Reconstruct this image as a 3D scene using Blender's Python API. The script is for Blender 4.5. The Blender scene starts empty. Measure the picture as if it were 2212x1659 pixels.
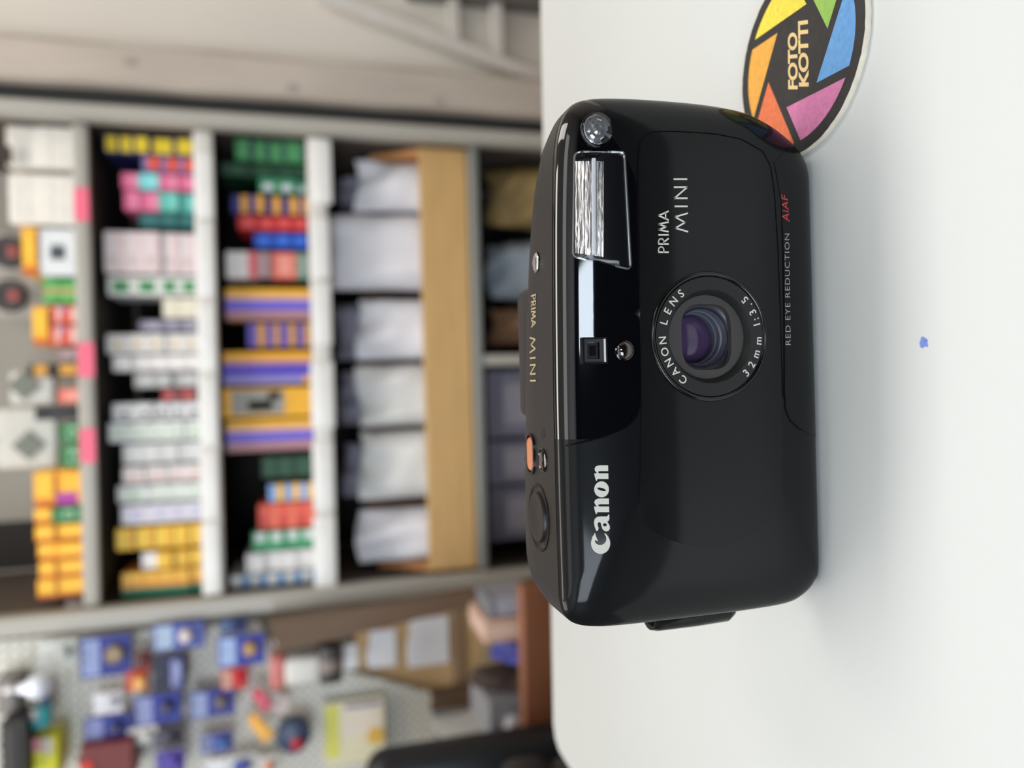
import bpy, bmesh, math, random
from mathutils import Vector, Matrix
from mathutils.bvhtree import BVHTree
from mathutils.geometry import delaunay_2d_cdt

random.seed(7)
SC = bpy.context.scene
COL = SC.collection
R = math.radians

# ------------------------------------------------------------------ camera
FPX, TH, RO, CH = 1640.0, R(15.5), R(1.5), 0.1163
_f = Vector((0, math.cos(TH), -math.sin(TH)))
_u = Vector((0, math.sin(TH), math.cos(TH)))
_r = Vector((1, 0, 0))
_r2 = math.cos(RO) * _r - math.sin(RO) * _u
_u2 = math.cos(RO) * _u + math.sin(RO) * _r
CAM = Vector((0, 0, CH))
cd = bpy.data.cameras.new('camera'); cam = bpy.data.objects.new('camera', cd); COL.objects.link(cam)
cd.sensor_width = 36; cd.lens = 36 * FPX / 2212; cd.clip_start = 0.005; cd.clip_end = 50
m = Matrix.Identity(4)
for i in range(3):
    m[i][0] = -_u2[i]; m[i][1] = _r2[i]; m[i][2] = -_f[i]; m[i][3] = CAM[i]
cam.matrix_world = m
cd.dof.use_dof = True; cd.dof.focus_distance = 0.163; cd.dof.aperture_fstop = 9.5
SC.camera = cam

def ray(px, py): return _f - (px - 1106) / FPX * _u2 - (py - 829.5) / FPX * _r2
def atY(px, py, Y):
    d = ray(px, py); return CAM + d * (Y / d.y)
def atZ(px, py, Z):
    d = ray(px, py); return CAM + d * ((Z - CH) / d.z)

# ------------------------------------------------------------------ world, lights, exposure
w = bpy.data.worlds.new('daylight'); SC.world = w; w.use_nodes = True
w.node_tree.nodes['Background'].inputs[0].default_value = (0.80, 0.88, 1.0, 1)
w.node_tree.nodes['Background'].inputs[1].default_value = 0.7
SC.view_settings.view_transform = 'Standard'; SC.view_settings.look = 'None'
SC.view_settings.gamma = 1; SC.view_settings.exposure = 0.0
SC.view_settings.use_curve_mapping = False

def area_light(name, loc, sx, sy, power, col, rot=(0, 0, 0)):
    l = bpy.data.lights.new(name, 'AREA'); l.shape = 'RECTANGLE'; l.size = sx; l.size_y = sy
    l.energy = power; l.color = col
    o = bpy.data.objects.new(name, l); o.location = loc; o.rotation_euler = rot; COL.objects.link(o); return o
area_light('ceiling_lamp', (-0.1, 0.85, 1.70), 1.6, 0.5, 19, (1, .955, .90))
area_light('ceiling_lamp', (0.1, -0.75, 1.70), 2.2, 0.5, 6, (1, .985, .96))
area_light('ceiling_lamp', (-1.3, 0.7, 1.70), 0.6, 1.4, 14, (1, .955, .90))
area_light('ceiling_lamp', (1.3, 0.5, 1.70), 0.6, 1.4, 15, (1, .955, .90))
area_light('daylight_window', (0.32, -2.44, 0.90), 0.34, 0.9, 12, (.78, .89, 1), (R(90), 0, 0))
area_light('daylight_window', (-1.45, -2.44, 0.65), 1.7, 1.3, 60, (.80, .90, 1), (R(90), 0, 0))

# ------------------------------------------------------------------ materials
def s2l(c): return tuple((x / 12.92 if x <= .04045 else ((x + .055) / 1.055) ** 2.4) for x in c)
MATS = {}
def mat(name, rgb, rough=.55, metal=0, spec=.5, coat=0, coatr=.05, noise=0, nscale=40, bump=0, bscale=200, emit=0, stretch=None, trans=0, alpha=1):
    key = name
    if key in MATS: return MATS[key]
    mt = bpy.data.materials.new(name); mt.use_nodes = True; nt = mt.node_tree; N = nt.nodes; L = nt.links
    b = N['Principled BSDF']; col = (*s2l([x / 255 for x in rgb]), 1)
    b.inputs['Base Color'].default_value = col; b.inputs['Roughness'].default_value = rough
    b.inputs['Metallic'].default_value = metal; b.inputs['Specular IOR Level'].default_value = spec
    b.inputs['Coat Weight'].default_value = coat; b.inputs['Coat Roughness'].default_value = coatr
    b.inputs['Transmission Weight'].default_value = trans; b.inputs['Alpha'].default_value = alpha
    if emit:
        b.inputs['Emission Color'].default_value = col; b.inputs['Emission Strength'].default_value = emit
    if noise or bump:
        tc = N.new('ShaderNodeTexCoord'); mp = N.new('ShaderNodeMapping'); L.new(tc.outputs['Object'], mp.inputs[0])
        if stretch: mp.inputs['Scale'].default_value = stretch
    if noise:
        n = N.new('ShaderNodeTexNoise'); n.inputs['Scale'].default_value = nscale; n.inputs['Detail'].default_value = 4
        L.new(mp.outputs[0], n.inputs['Vector'])
        rp = N.new('ShaderNodeMapRange'); rp.inputs[1].default_value = .25; rp.inputs[2].default_value = .75
        rp.inputs[3].default_value = 1 - noise; rp.inputs[4].default_value = 1 + noise
        L.new(n.outputs['Fac'], rp.inputs[0])
        hs = N.new('ShaderNodeHueSaturation'); hs.inputs['Color'].default_value = col
        L.new(rp.outputs[0], hs.inputs['Value']); L.new(hs.outputs[0], b.inputs['Base Color'])
    if bump:
        n2 = N.new('ShaderNodeTexNoise'); n2.inputs['Scale'].default_value = bscale; n2.inputs['Detail'].default_value = 3
        L.new(mp.outputs[0], n2.inputs['Vector'])
        bp = N.new('ShaderNodeBump'); bp.inputs['Strength'].default_value = bump; bp.inputs['Distance'].default_value = .001
        L.new(n2.outputs['Fac'], bp.inputs['Height']); L.new(bp.outputs[0], b.inputs['Normal'])
    MATS[key] = mt; return mt
def C(rgb, rough=.5):                       # plain printed colour
    return mat('print_%02x%02x%02x_%d' % (*rgb, int(rough * 100)), rgb, rough, noise=.06, nscale=60)
def clear(name, tint=(1, 1, 1), k=.9, rough=.03, ior=1.5):   # thin clear plastic: see-through plus a surface reflection
    if name in MATS: return MATS[name]
    mt = bpy.data.materials.new(name); mt.use_nodes = True; nt = mt.node_tree; N = nt.nodes; L = nt.links
    N.remove(N['Principled BSDF']); out = N['Material Output']
    t = N.new('ShaderNodeBsdfTransparent'); t.inputs[0].default_value = (*[x * k for x in tint], 1)
    g = N.new('ShaderNodeBsdfGlossy'); g.inputs['Roughness'].default_value = rough
    fr = N.new('ShaderNodeFresnel'); fr.inputs[0].default_value = ior
    mx = N.new('ShaderNodeMixShader'); L.new(fr.outputs[0], mx.inputs[0]); L.new(t.outputs[0], mx.inputs[1]); L.new(g.outputs[0], mx.inputs[2])
    L.new(mx.outputs[0], out.inputs[0]); MATS[name] = mt; return mt

# ------------------------------------------------------------------ object helpers
class MB:
    def __init__(s): s.v = []; s.f = []; s.m = []
    def add(s, vs, fs, mi=0):
        n = len(s.v); s.v += [tuple(a) for a in vs]; s.f += [tuple(i + n for i in f) for f in fs]; s.m += [mi] * len(fs); return s
    def box(s, x0, x1, y0, y1, z0, z1, mi=0, b=0):
        if b <= 0:
            vs = [(x, y, z) for x in (x0, x1) for y in (y0, y1) for z in (z0, z1)]
            return s.add(vs, [(0, 1, 3, 2), (4, 6, 7, 5), (0, 4, 5, 1), (2, 3, 7, 6), (0, 2, 6, 4), (1, 5, 7, 3)], mi)
        b = min(b, (x1 - x0) * .49, (y1 - y0) * .49, (z1 - z0) * .49)
        bm = bmesh.new(); bmesh.ops.create_cube(bm, size=1)
        for v in bm.verts: v.co = Vector((x0 + (v.co.x + .5) * (x1 - x0), y0 + (v.co.y + .5) * (y1 - y0), z0 + (v.co.z + .5) * (z1 - z0)))
        bmesh.ops.bevel(bm, geom=bm.edges[:], offset=b, segments=1, affect='EDGES')
        return s.bm(bm, mi)
    def bm(s, bm, mi=0):
        bm.verts.index_update(); s.add([v.co for v in bm.verts], [[v.index for v in f.verts] for f in bm.faces], mi); bm.free(); return s
    def rbox(s, x0, x1, y0, y1, z0, z1, mi=0, b=.01, seg=3):       # soft rounded box
        bm = bmesh.new(); bmesh.ops.create_cube(bm, size=1)
        for v in bm.verts: v.co = Vector((x0 + (v.co.x + .5) * (x1 - x0), y0 + (v.co.y + .5) * (y1 - y0), z0 + (v.co.z + .5) * (z1 - z0)))
        b = min(b, (x1 - x0) * .45, (y1 - y0) * .45, (z1 - z0) * .45)
        bmesh.ops.bevel(bm, geom=bm.edges[:], offset=b, segments=seg, affect='EDGES', profile=.5)
        return s.bm(bm, mi)
    def prism(s, poly, y0, y1, mi=0, axis='y'):
        n = len(poly)
        if axis == 'y': vs = [(a, y0, b) for a, b in poly] + [(a, y1, b) for a, b in poly]
        elif axis == 'z': vs = [(a, b, y0) for a, b in poly] + [(a, b, y1) for a, b in poly]
        else: vs = [(y0, a, b) for a, b in poly] + [(y1, a, b) for a, b in poly]
        return s.add(vs, [tuple(range(n)), tuple(range(2 * n - 1, n - 1, -1))] + [(i, i + n, (i + 1) % n + n, (i + 1) % n) for i in range(n)], mi)
    def lathe(s, prof, c, axis='z', n=40, mi=0, cap0=True, cap1=True):   # prof: (radius, height)
        rings = []
        for rad, hgt in prof:
            for k in range(n):
                a = 2 * math.pi * k / n; p, q = rad * math.cos(a), rad * math.sin(a)
                rings.append((c[0] + p, c[1] + q, c[2] + hgt) if axis == 'z' else ((c[0] + p, c[1] + hgt, c[2] + q) if axis == 'y' else (c[0] + hgt, c[1] + p, c[2] + q)))
        fs = []
        for j in range(len(prof) - 1):
            for k in range(n):
                a, b2 = j * n + k, j * n + (k + 1) % n; fs.append((a, b2, b2 + n, a + n))
        if cap0: fs.append(tuple(range(n - 1, -1, -1)))
        if cap1: fs.append(tuple(range((len(prof) - 1) * n, len(prof) * n)))
        return s.add(rings, fs, mi)
    def tube(s, pts, rad, n=10, mi=0):
        pts = [Vector(p) for p in pts]; vs = []; fs = []
        for i, p in enumerate(pts):
            t = (pts[min(i + 1, len(pts) - 1)] - pts[max(i - 1, 0)]).normalized()
            a = t.orthogonal().normalized() if i == 0 else (a - t * a.dot(t)).normalized()
            b2 = t.cross(a)
            for k in range(n):
                g = 2 * math.pi * k / n; vs.append(p + rad * (math.cos(g) * a + math.sin(g) * b2))
        for i in range(len(pts) - 1):
            for k in range(n): fs.append((i * n + k, i * n + (k + 1) % n, (i + 1) * n + (k + 1) % n, (i + 1) * n + k))
        fs += [tuple(range(n - 1, -1, -1)), tuple(range((len(pts) - 1) * n, len(pts) * n))]
        return s.add(vs, fs, mi)
    def build(s, name, mats, parent=None, smooth=None, label=None, cat=None, group=None, kind=None):
        if not isinstance(mats, (list, tuple)): mats = [mats]
        vs = [Vector(v) for v in s.v]
        if parent is not None: org = Vector(parent.get('_o', (0, 0, 0)))
        else:
            xs = [v.x for v in vs]; ys = [v.y for v in vs]; zs = [v.z for v in vs]
            org = Vector(((min(xs) + max(xs)) / 2, (min(ys) + max(ys)) / 2, min(zs)))
        me = bpy.data.meshes.new(name); me.from_pydata([v - org for v in vs], [], s.f)
        for mt in mats: me.materials.append(mt)
        me.polygons.foreach_set('material_index', s.m)
        bm = bmesh.new(); bm.from_mesh(me); bmesh.ops.recalc_face_normals(bm, faces=bm.faces[:]); bm.to_mesh(me); bm.free()
        if smooth:
            me.shade_smooth(); me.set_sharp_from_angle(angle=R(smooth))
        me.update()
        o = bpy.data.objects.new(name, me); COL.objects.link(o)
        if parent is not None:
            o.parent = parent
            ORG[o.name] = org; o['_o'] = tuple(org)
        else:
            o.location = org; o['_o'] = tuple(org)
        tag(o, label, cat, group, kind)
        return o
ORG = {}
def tag(o, label=None, cat=None, group=None, kind=None):
    if label: o['label'] = label
    if cat: o['category'] = cat
    if group: o['group'] = group
    if kind: o['kind'] = kind
    return o
def thing(name, label, cat, loc, group=None):
    o = bpy.data.objects.new(name, None); COL.objects.link(o); o.location = loc; o['_o'] = tuple(loc); o.empty_display_size = .01
    return tag(o, label, cat, group)
def struct(mb, name, mt, label, cat=None, **k): return mb.build(name, mt, label=label, cat=cat, kind='structure', **k)
def catmull(pts, per=6, closed=True):
    n = len(pts); out = []
    for i in range(n if closed else n - 1):
        p = [Vector(pts[(i + k) % n] if closed else pts[max(0, min(n - 1, i + k))]) for k in (-1, 0, 1, 2)]
        for j in range(per):
            t = j / per
            out.append(.5 * ((2 * p[1]) + (p[2] - p[0]) * t + (2 * p[0] - 5 * p[1] + 4 * p[2] - p[3]) * t * t + (3 * p[1] - p[0] - 3 * p[2] + p[3]) * t ** 3))
    if not closed: out.append(Vector(pts[-1]))
    return [tuple(v) for v in out]
def inside(p, poly):
    c = False; x, y = p; n = len(poly)
    for i in range(n):
        x1, y1 = poly[i]; x2, y2 = poly[i - 1]
        if (y1 > y) != (y2 > y) and x < (x2 - x1) * (y - y1) / (y2 - y1) + x1: c = not c
    return c
def region(poly, holes=(), step=None, extra=()):
    """triangles of a polygon with holes, with inner grid points so that it can follow a curved surface"""
    vs = []; es = []
    for ring in [poly, *holes]:
        n0 = len(vs); vs += [Vector(p) for p in ring]; es += [(n0 + i, n0 + (i + 1) % len(ring)) for i in range(len(ring))]
    if step:
        xs = [p[0] for p in poly]; ys = [p[1] for p in poly]
        nx = int((max(xs) - min(xs)) / step); ny = int((max(ys) - min(ys)) / step)
        for i in range(nx + 1):
            for j in range(ny + 1):
                q = (min(xs) + (i + .5) * step, min(ys) + (j + .5) * step)
                if inside(q, poly) and not any(inside(q, h) for h in holes):
                    if min((Vector(q) - v).length_squared for v in vs[:len(poly)]) > (step * .35) ** 2: vs.append(Vector(q))
    vs += [Vector(q) for q in extra if inside(q, poly)]
    V, _, F, _, _, _ = delaunay_2d_cdt(vs, es, [], 0, 1e-9)
    fs = []
    for f in F:
        c = sum((V[i] for i in f), Vector((0, 0))) / len(f)
        if inside(c, poly) and not any(inside(c, h) for h in holes): fs.append(tuple(f))
    return [tuple(v) for v in V], fs

# ------------------------------------------------------------------ the room
FLOOR, CEIL = -0.95, 1.76
m_wall = mat('warm_white_paint', (222, 214, 202), .8, noise=.03, nscale=3, bump=.2, bscale=60)
m_wallb = mat('grey_paint', (120, 116, 110), .85, noise=.05, nscale=3)
m_ceil = mat('ceiling_paint', (235, 232, 225), .9, noise=.02)
m_floor = mat('brown_floor', (128, 112, 96), .6, noise=.15, nscale=6)
m_dark_wall = mat('dark_panelling', (40, 40, 42), .8, noise=.1, nscale=5)
struct(MB().box(-2.6, 2.6, -2.6, 2.6, FLOOR - .05, FLOOR), 'floor', m_floor, 'brown shop floor below the counter', 'floor')
struct(MB().box(-2.6, 2.6, -2.6, 2.6, CEIL, CEIL + .05), 'ceiling', m_ceil, 'white ceiling of the shop', 'ceiling')
struct(MB().box(-2.6, 2.6, 2.25, 2.3, FLOOR, CEIL), 'wall_back', m_wallb, 'grey wall behind the shelves', 'wall')
struct(MB().box(-2.65, -2.6, -2.6, 2.6, FLOOR, CEIL), 'wall_left', m_wallb, 'grey side wall left of the pegboard', 'wall')
struct(MB().box(2.6, 2.65, -2.6, 2.6, FLOOR, CEIL), 'wall_right', m_wall, 'cream side wall at the far right', 'wall')
mb = MB()
for a in ((-2.6, -2.3, FLOOR, CEIL), (-2.3, -.6, FLOOR, 0), (-2.3, -.6, 1.3, CEIL), (-.6, .14, FLOOR, CEIL), (.50, 2.6, FLOOR, CEIL), (.14, .50, FLOOR, .44), (.14, .50, 1.36, CEIL)):
    mb.box(a[0], a[1], -2.55, -2.5, a[2], a[3])
struct(mb, 'wall_front', m_dark_wall, 'dark shop front wall behind the photographer', 'wall')
wi = struct(MB().box(.14, .50, -2.535, -2.525, .44, 1.36), 'window_1', clear('window_glass', k=.95), 'narrow shop window behind the photographer', 'window')
wj = struct(MB().box(-2.3, -.6, -2.535, -2.525, 0, 1.3), 'window_2', clear('window_glass', k=.95), 'wide shop window behind the photographer on the left', 'window')
MB().box(-2.3, -2.28, -2.56, -2.51, 0, 1.3).box(-.62, -.6, -2.56, -2.51, 0, 1.3).box(-1.46, -1.44, -2.56, -2.51, 0, 1.3).build('window_frame', m_dark_wall, wj)
MB().box(.14, .155, -2.56, -2.51, .44, 1.36).box(.485, .50, -2.56, -2.51, .44, 1.36).build('window_frame', m_dark_wall, wi)

# ------------------------------------------------------------------ the white counter
m_counter = mat('white_laminate', (207, 210, 209), .42, spec=.3, noise=.012, nscale=9, bump=.06, bscale=90)
pl = [atZ(1165, -0.0, 0), atZ(1193, 1585, 0)]
sl = (pl[0].y - pl[1].y) / (pl[0].x - pl[1].x)
yb = lambda x: pl[1].y + sl * (x - pl[1].x)
xl = -0.1815
poly = [(.75, yb(.75)), (xl + .012, yb(xl + .012)), (xl + .005, yb(xl) - .003), (xl + .001, yb(xl) - .009), (xl, yb(xl) - .018), (xl - .001, .072), (.75, .072)]
def inset(poly, d):
    n = len(poly); out = []
    for i in range(n):
        a, b, c = Vector(poly[i - 1]), Vector(poly[i]), Vector(poly[(i + 1) % n])
        e1 = (b - a).normalized(); e2 = (c - b).normalized()
        n1 = Vector((-e1.y, e1.x)); n2 = Vector((-e2.y, e2.x)); nn = (n1 + n2).normalized()
        out.append(tuple(b + nn * d / max(.5, nn.dot(n1))))
    return out
ct = thing('counter', 'white laminate shop counter the compact camera stands on', 'counter', (.28, .2, FLOOR))
mb = MB(); n = len(poly); rings = []
for d, z in ((.0016, -.032), (0, -.030), (0, -.0018), (.0006, -.0006), (.0018, 0)):
    rings += [(a, b, z) for a, b in inset(poly, d)]
fs = [(j * n + i, j * n + (i + 1) % n, (j + 1) * n + (i + 1) % n, (j + 1) * n + i) for j in range(4) for i in range(n)]
mb.add(rings, fs + [tuple(range(n - 1, -1, -1)), tuple(range(4 * n, 5 * n))])
mb.build('worktop', m_counter, ct, smooth=35)
MB().box(xl + .03, .72, .10, .31, FLOOR, -.032, b=.004).build('cabinet_body', mat('counter_front', (205, 203, 198), .6, noise=.02), ct)
c0 = atZ(1996, 741, 0)
pts = [(c0.x + .0010 * (1 + .22 * math.sin(3 * a + 1) + .1 * math.sin(7 * a)) * math.cos(a), c0.y + .0012 * (1 + .2 * math.cos(2 * a) + .1 * math.sin(5 * a)) * math.sin(a)) for a in [k * math.pi / 14 for k in range(28)]]
m_ink = mat('blue_ink', (120, 140, 215), .5, noise=.3, nscale=900)
MB().prism(pts, -.0002, .00005, axis='z').build('ink_stain', m_ink, ct, label='small blue ink blot')

# ------------------------------------------------------------------ the compact camera
D0 = 0.1476
mm = .001
m_body = mat('black_satin_plastic', (7, 9, 12), .44, spec=.10, coat=.38, coatr=.09, bump=.03, bscale=2500)
m_top = mat('black_matte_top', (24, 22, 21), .42, spec=.5, bump=.05, bscale=2500)
m_gloss = mat('piano_black', (4, 5, 9), .05, spec=.6, coat=.6, coatr=.02)
m_seam = mat('seam_black', (2, 2, 3), .8, spec=.1)
m_ring = mat('lens_ring_black', (26, 27, 28), .45, spec=.35)
m_white = mat('silver_print', (204, 201, 191), .55)
m_gold = mat('gold_print', (190, 172, 132), .45)
m_red = mat('red_print', (176, 52, 50), .5)
m_dim = mat('dim_silver_print', (158, 158, 154), .55)
body = thing('compact_camera', 'black compact film camera standing on the white counter', 'camera', (4 * mm, D0 + 14 * mm, 0))
raw = [(-44, 0), (-48.6, 1.2), (-51.4, 4.4), (-52.9, 9.2), (-53.4, 20), (-53.5, 32), (-53.5, 42), (-53.4, 51), (-53.1, 56), (-52.3, 60.0), (-50.6, 62.6), (-47.5, 63.9), (-42, 64.2), (-20, 64.3), (0, 64.2), (23, 63.8), (40, 63.3), (49.5, 62.7), (54.8, 61.7), (58.4, 60.0), (60.4, 57.6), (61.4, 53.5), (61.9, 46.9), (62.1, 38), (62.0, 28.7), (61.5, 21.7), (60.6, 16.6), (58.3, 10.8), (55.6, 6.3), (52.3, 2.4), (48.4, .4), (43, 0), (20, 0), (0, 0), (-22, 0)]
OUT = [(x * mm, max(z, 0) * mm) for x, z in catmull(raw, 5)]
CX0, CX1, CZ0, CZ1 = -17 * mm, 50 * mm, 18 * mm, 44 * mm
def core(x, z): return (min(max(x, CX0), CX1), min(max(z, CZ0), CZ1))
PD, PN = 7 * mm, 2.2
def prof(t): return PD * (1 - max(0, 1 - t ** PN) ** (1 / PN))
LC = (9.2 * mm, 30.4 * mm)                   # lens centre (x, z)
def circ(r, n=64, c=LC): return [(c[0] + r * math.cos(2 * math.pi * k / n), c[1] + r * math.sin(2 * math.pi * k / n)) for k in range(n)]
ts = [0, .08, .16, .25, .34, .43, .52, .6, .68, .75, .81, .86, .9, .935, .96, .98, .993, 1]
mb = MB(); n = len(OUT); vs = []
for t in ts[1:]:
    for (x, z) in OUT:
        c = core(x, z); vs.append((c[0] + (x - c[0]) * t, D0 + prof(t), c[1] + (z - c[1]) * t))
fs = [(j * n + i, j * n + (i + 1) % n, (j + 1) * n + (i + 1) % n, (j + 1) * n + i) for j in range(len(ts) - 2) for i in range(n)]
mb.add(vs, fs)
r0 = [(v[0], v[2]) for v in vs[:n]]
V, F = region(r0, [circ(10.4 * mm)])
mb.add([(a, D0 + prof(ts[1]) * (0 if (a, b) not in r0 else 1), b) for a, b in V], F)
bmw = bmesh.new()
for v in mb.v: bmw.verts.new(v)
bmw.verts.ensure_lookup_table()
for f in mb.f: bmw.faces.new([bmw.verts[i] for i in f])
bmesh.ops.remove_doubles(bmw, verts=bmw.verts[:], dist=1e-6)
SHELL = BVHTree.FromBMesh(bmw)
mb = MB().bm(bmw)
# groove and inner lip at the seam
mb.add([(x, D0 + PD, z) for x, z in OUT] + [(x * .994 + .00003, D0 + PD + .0001, z * .99 + .0003) for x, z in OUT], [(i, (i + 1) % n, n + (i + 1) % n, n + i) for i in range(n)])
mb.build('front_shell', m_body, body, smooth=40)

def shy(x, z):
    c = Vector(core(x, z)); d = Vector((x, z)) - c; L = d.length
    if L < 1e-7: return D0
    d /= L; best = None
    for i in range(len(OUT)):
        a, b = Vector(OUT[i]) - c, Vector(OUT[(i + 1) % len(OUT)]) - c; e = b - a; den = d.x * e.y - d.y * e.x
        if abs(den) < 1e-12: continue
        r_ = (a.x * e.y - a.y * e.x) / den; q_ = (a.x * d.y - a.y * d.x) / den
        if r_ > 0 and -1e-6 <= q_ <= 1 + 1e-6 and (best is None or r_ < best): best = r_
    return D0 + prof(min(1, L / best)) if best else D0
def hit(px, py):
    h = SHELL.ray_cast(CAM, ray(px, py).normalized())
    p = h[0] if h[0] else atY(px, py, D0 + .004)
    return (p.x, p.z)
def decal(name, V, F, mt, parent, off=.00006, label=None, skirt=None, ys=None, smooth=50):
    """a thin piece laid on the front of the camera; skirt gives it an edge of real depth"""
    ys = ys or shy; mb = MB(); key = {}; mp_ = []; V_ = []
    for p in V:
        q = (round(p[0] * 1e7), round(p[1] * 1e7))
        if q not in key: key[q] = len(V_); V_.append(p)
        mp_.append(key[q])
    V = V_; F = [tuple(mp_[i] for i in f) for f in F]; F = [f for f in F if len(set(f)) == len(f)]
    top = [(a, ys(a, b) - off, b) for a, b in V]
    mb.add(top, F)
    if skirt:
        cnt = {}
        for f in F:
            for i in range(len(f)):
                e = (f[i], f[(i + 1) % len(f)]); cnt[e] = 1
        be = [e for e in cnt if (e[1], e[0]) not in cnt]
        for a, b in be:
            mb.add([top[a], top[b], (top[b][0], top[b][1] + skirt, top[b][2]), (top[a][0], top[a][1] + skirt, top[a][2])], [(0, 1, 2, 3)])
        bm = bmesh.new()
        for v in mb.v: bm.verts.new(v)
        bm.verts.ensure_lookup_table()
        for f in mb.f:
            try: bm.faces.new([bm.verts[i] for i in f])
            except ValueError: pass
        bmesh.ops.remove_doubles(bm, verts=bm.verts[:], dist=1e-7); mb = MB().bm(bm)
    return mb.build(name, mt, parent, smooth=smooth, label=label)
def ribbon(path, width, closed=False):
    P = [Vector(p) for p in path]; L = []; n = len(P)
    for i in range(n):
        a = P[i - 1] if (i or closed) else P[i]; b = P[(i + 1) % n] if (i < n - 1 or closed) else P[i]
        t = (b - a).normalized(); nn = Vector((-t.y, t.x)) * width / 2; L.append((P[i] + nn, P[i] - nn))
    V = [tuple(p) for pr in L for p in pr]
    F = [(2 * i, 2 * i + 1, 2 * ((i + 1) % n) + 1, 2 * ((i + 1) % n)) for i in range(n if closed else n - 1)]
    return V, F

# rear shell with the top plate surface
YB = [(-56, 12), (-53, 14), (-50, 21), (-48, 28), (-45, 32), (-41, 33.9), (-20, 32.4), (14, 29.4), (30, 26.6), (44, 22.6), (52, 18), (56, 14), (63, 10)]
def yback(x):
    x /= mm
    for (a, ya), (b, yb_) in zip(YB, YB[1:]):
        if a <= x <= b: return (ya + (yb_ - ya) * (x - a) / (b - a)) * mm
    return 12 * mm
mb = MB(); vs = []
yg = PD + .0003
prs = [(0, .994, 'g0'), (0, .994, 'g')] + [(s, i) for s, i in ((0.0, 0), (.03, 0), (.3, 0), (.6, 0), (.85, .0), (.93, .0004), (.97, .0011), (.99, .0019), (1, .003))]
rows = []
for pr in prs:
    for (x, z) in OUT:
        c = (4 * mm, 32 * mm)
        if len(pr) == 3:
            rows.append((x * .994 + .00003, D0 + (yg - .0006 if pr[2] == 'g0' else yg), z * .99 + .0003))
        else:
            d = Vector((c[0] - x, c[1] - z)).normalized() * pr[1]
            rows.append((x + d.x, D0 + yg + (yback(x) - yg) * pr[0], max(z + d.y, 0)))
nr = len(prs)
mb.add(rows, [(j * n + i, j * n + (i + 1) % n, (j + 1) * n + (i + 1) % n, (j + 1) * n + i) for j in range(nr - 1) for i in range(n)] + [tuple(range((nr - 1) * n, nr * n))])
mb.build('rear_shell', m_top, body, smooth=35)
# rear eyepiece housing
p0 = atZ(1124, 900, .0632); p1 = atZ(1124, 625, .0632)
MB().rbox(p0.x, p1.x, D0 + 24 * mm, D0 + 37.5 * mm, 46 * mm, 63.5 * mm, b=.0022, seg=3).build('eyepiece_housing', m_top, body, smooth=40)

# gloss black window panel wrapped over the upper front
pan = [hit(*p) for p in [(1240, 957), (1275, 950), (1310, 940), (1335, 931), (1352, 922), (1366, 910), (1376, 895), (1382, 876), (1384, 850), (1383, 760), (1382, 680), (1381, 600), (1380, 520), (1379, 450), (1377, 412), (1370, 382), (1357, 350), (1335, 315), (1312, 284), (1290, 262)]]
def at_t(i, t):
    x, z = OUT[i]; c = core(x, z); return (c[0] + (x - c[0]) * t, c[1] + (z - c[1]) * t)
def dens(poly, st, closed=True):
    o = []
    for i in range(len(poly) - (0 if closed else 1)):
        a, b = Vector(poly[i]), Vector(poly[(i + 1) % len(poly)]); k = max(1, int((b - a).length / st))
        o += [tuple(a + (b - a) * j / k) for j in range(k)]
    return o
idx = [i for i, (x, z) in enumerate(OUT) if x > -13.4 * mm and z > 55.5 * mm]
TS = [.70, .74, .78, .82, .855, .885, .91, .93, .948, .962, .974, .984, .991, .997]
strip = [[at_t(i, t) for i in idx] for t in TS]
pan = dens(pan + [strip[0][-1]], .0015, False)[:-1]
low = strip[0][0]
rest = dens([low, pan[0]], .0015, False)
poly_ = pan + [p for p in reversed(strip[0])] + rest[1:]
V, F = region(poly_, step=.0012)
k0 = len(V); nI = len(idx)
V = V + [p for row in strip for p in row]
F = [f if (Vector(V[f[1]]) - Vector(V[f[0]])).cross(Vector(V[f[2]]) - Vector(V[f[0]])) > 0 else f[::-1] for f in F]
for j in range(len(TS) - 1):
    for i in range(nI - 1):
        q_ = (k0 + j * nI + i, k0 + (j + 1) * nI + i, k0 + (j + 1) * nI + i + 1, k0 + j * nI + i + 1)
        if (Vector(V[q_[1]]) - Vector(V[q_[0]])).cross(Vector(V[q_[2]]) - Vector(V[q_[0]])) < 0: q_ = q_[::-1]
        F.append(q_)
panel = decal('window_panel', V, F, m_gloss, body, off=.00014, skirt=.0004, label='gloss black panel around flash and viewfinder', smooth=60)
V, F = ribbon(dens([hit(*p) for p in [(1203, 965), (1240, 959), (1275, 952), (1310, 942), (1352, 924), (1368, 912), (1379, 896), (1385, 876), (1387, 850), (1386, 760), (1385, 680), (1384, 600), (1383, 520), (1382, 450), (1380, 412)]], .001, False), .00026)
decal('panel_seam', V, F, m_seam, body, off=.00004)

# front bulge: the flat raised lens field
bl = [(1379, 1100), (1398, 1133), (1422, 1153), (1455, 1169), (1490, 1179), (1530, 1183), (1572, 1179), (1612, 1164), (1645, 1140), (1672, 1110), (1686, 1080), (1690, 1040), (1690, 960), (1688, 860), (1685, 700), (1679, 540), (1671, 420), (1662, 362), (1645, 330), (1600, 304), (1550, 293), (1500, 289), (1450, 287), (1412, 288), (1394, 295), (1383, 312), (1379, 345), (1380, 450), (1382, 600), (1385, 760), (1385, 900), (1383, 1020)]
def P0(px, py, dy=0):
    p = atY(px, py, D0 + dy); return (p.x, p.z)
BUL = dens([P0(*p) for p in bl], .0014)
def bul_y(x, z):
    k = min(max((x + .005) / .03, 0), 1); k = k * k * (3 - 2 * k)
    k = max(k, min(max((z - .043) / .004, 0), 1), .18)
    return D0 - .0002 + (shy(x, z) - D0) * k
hole = circ(13.9 * mm, 72)
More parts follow.
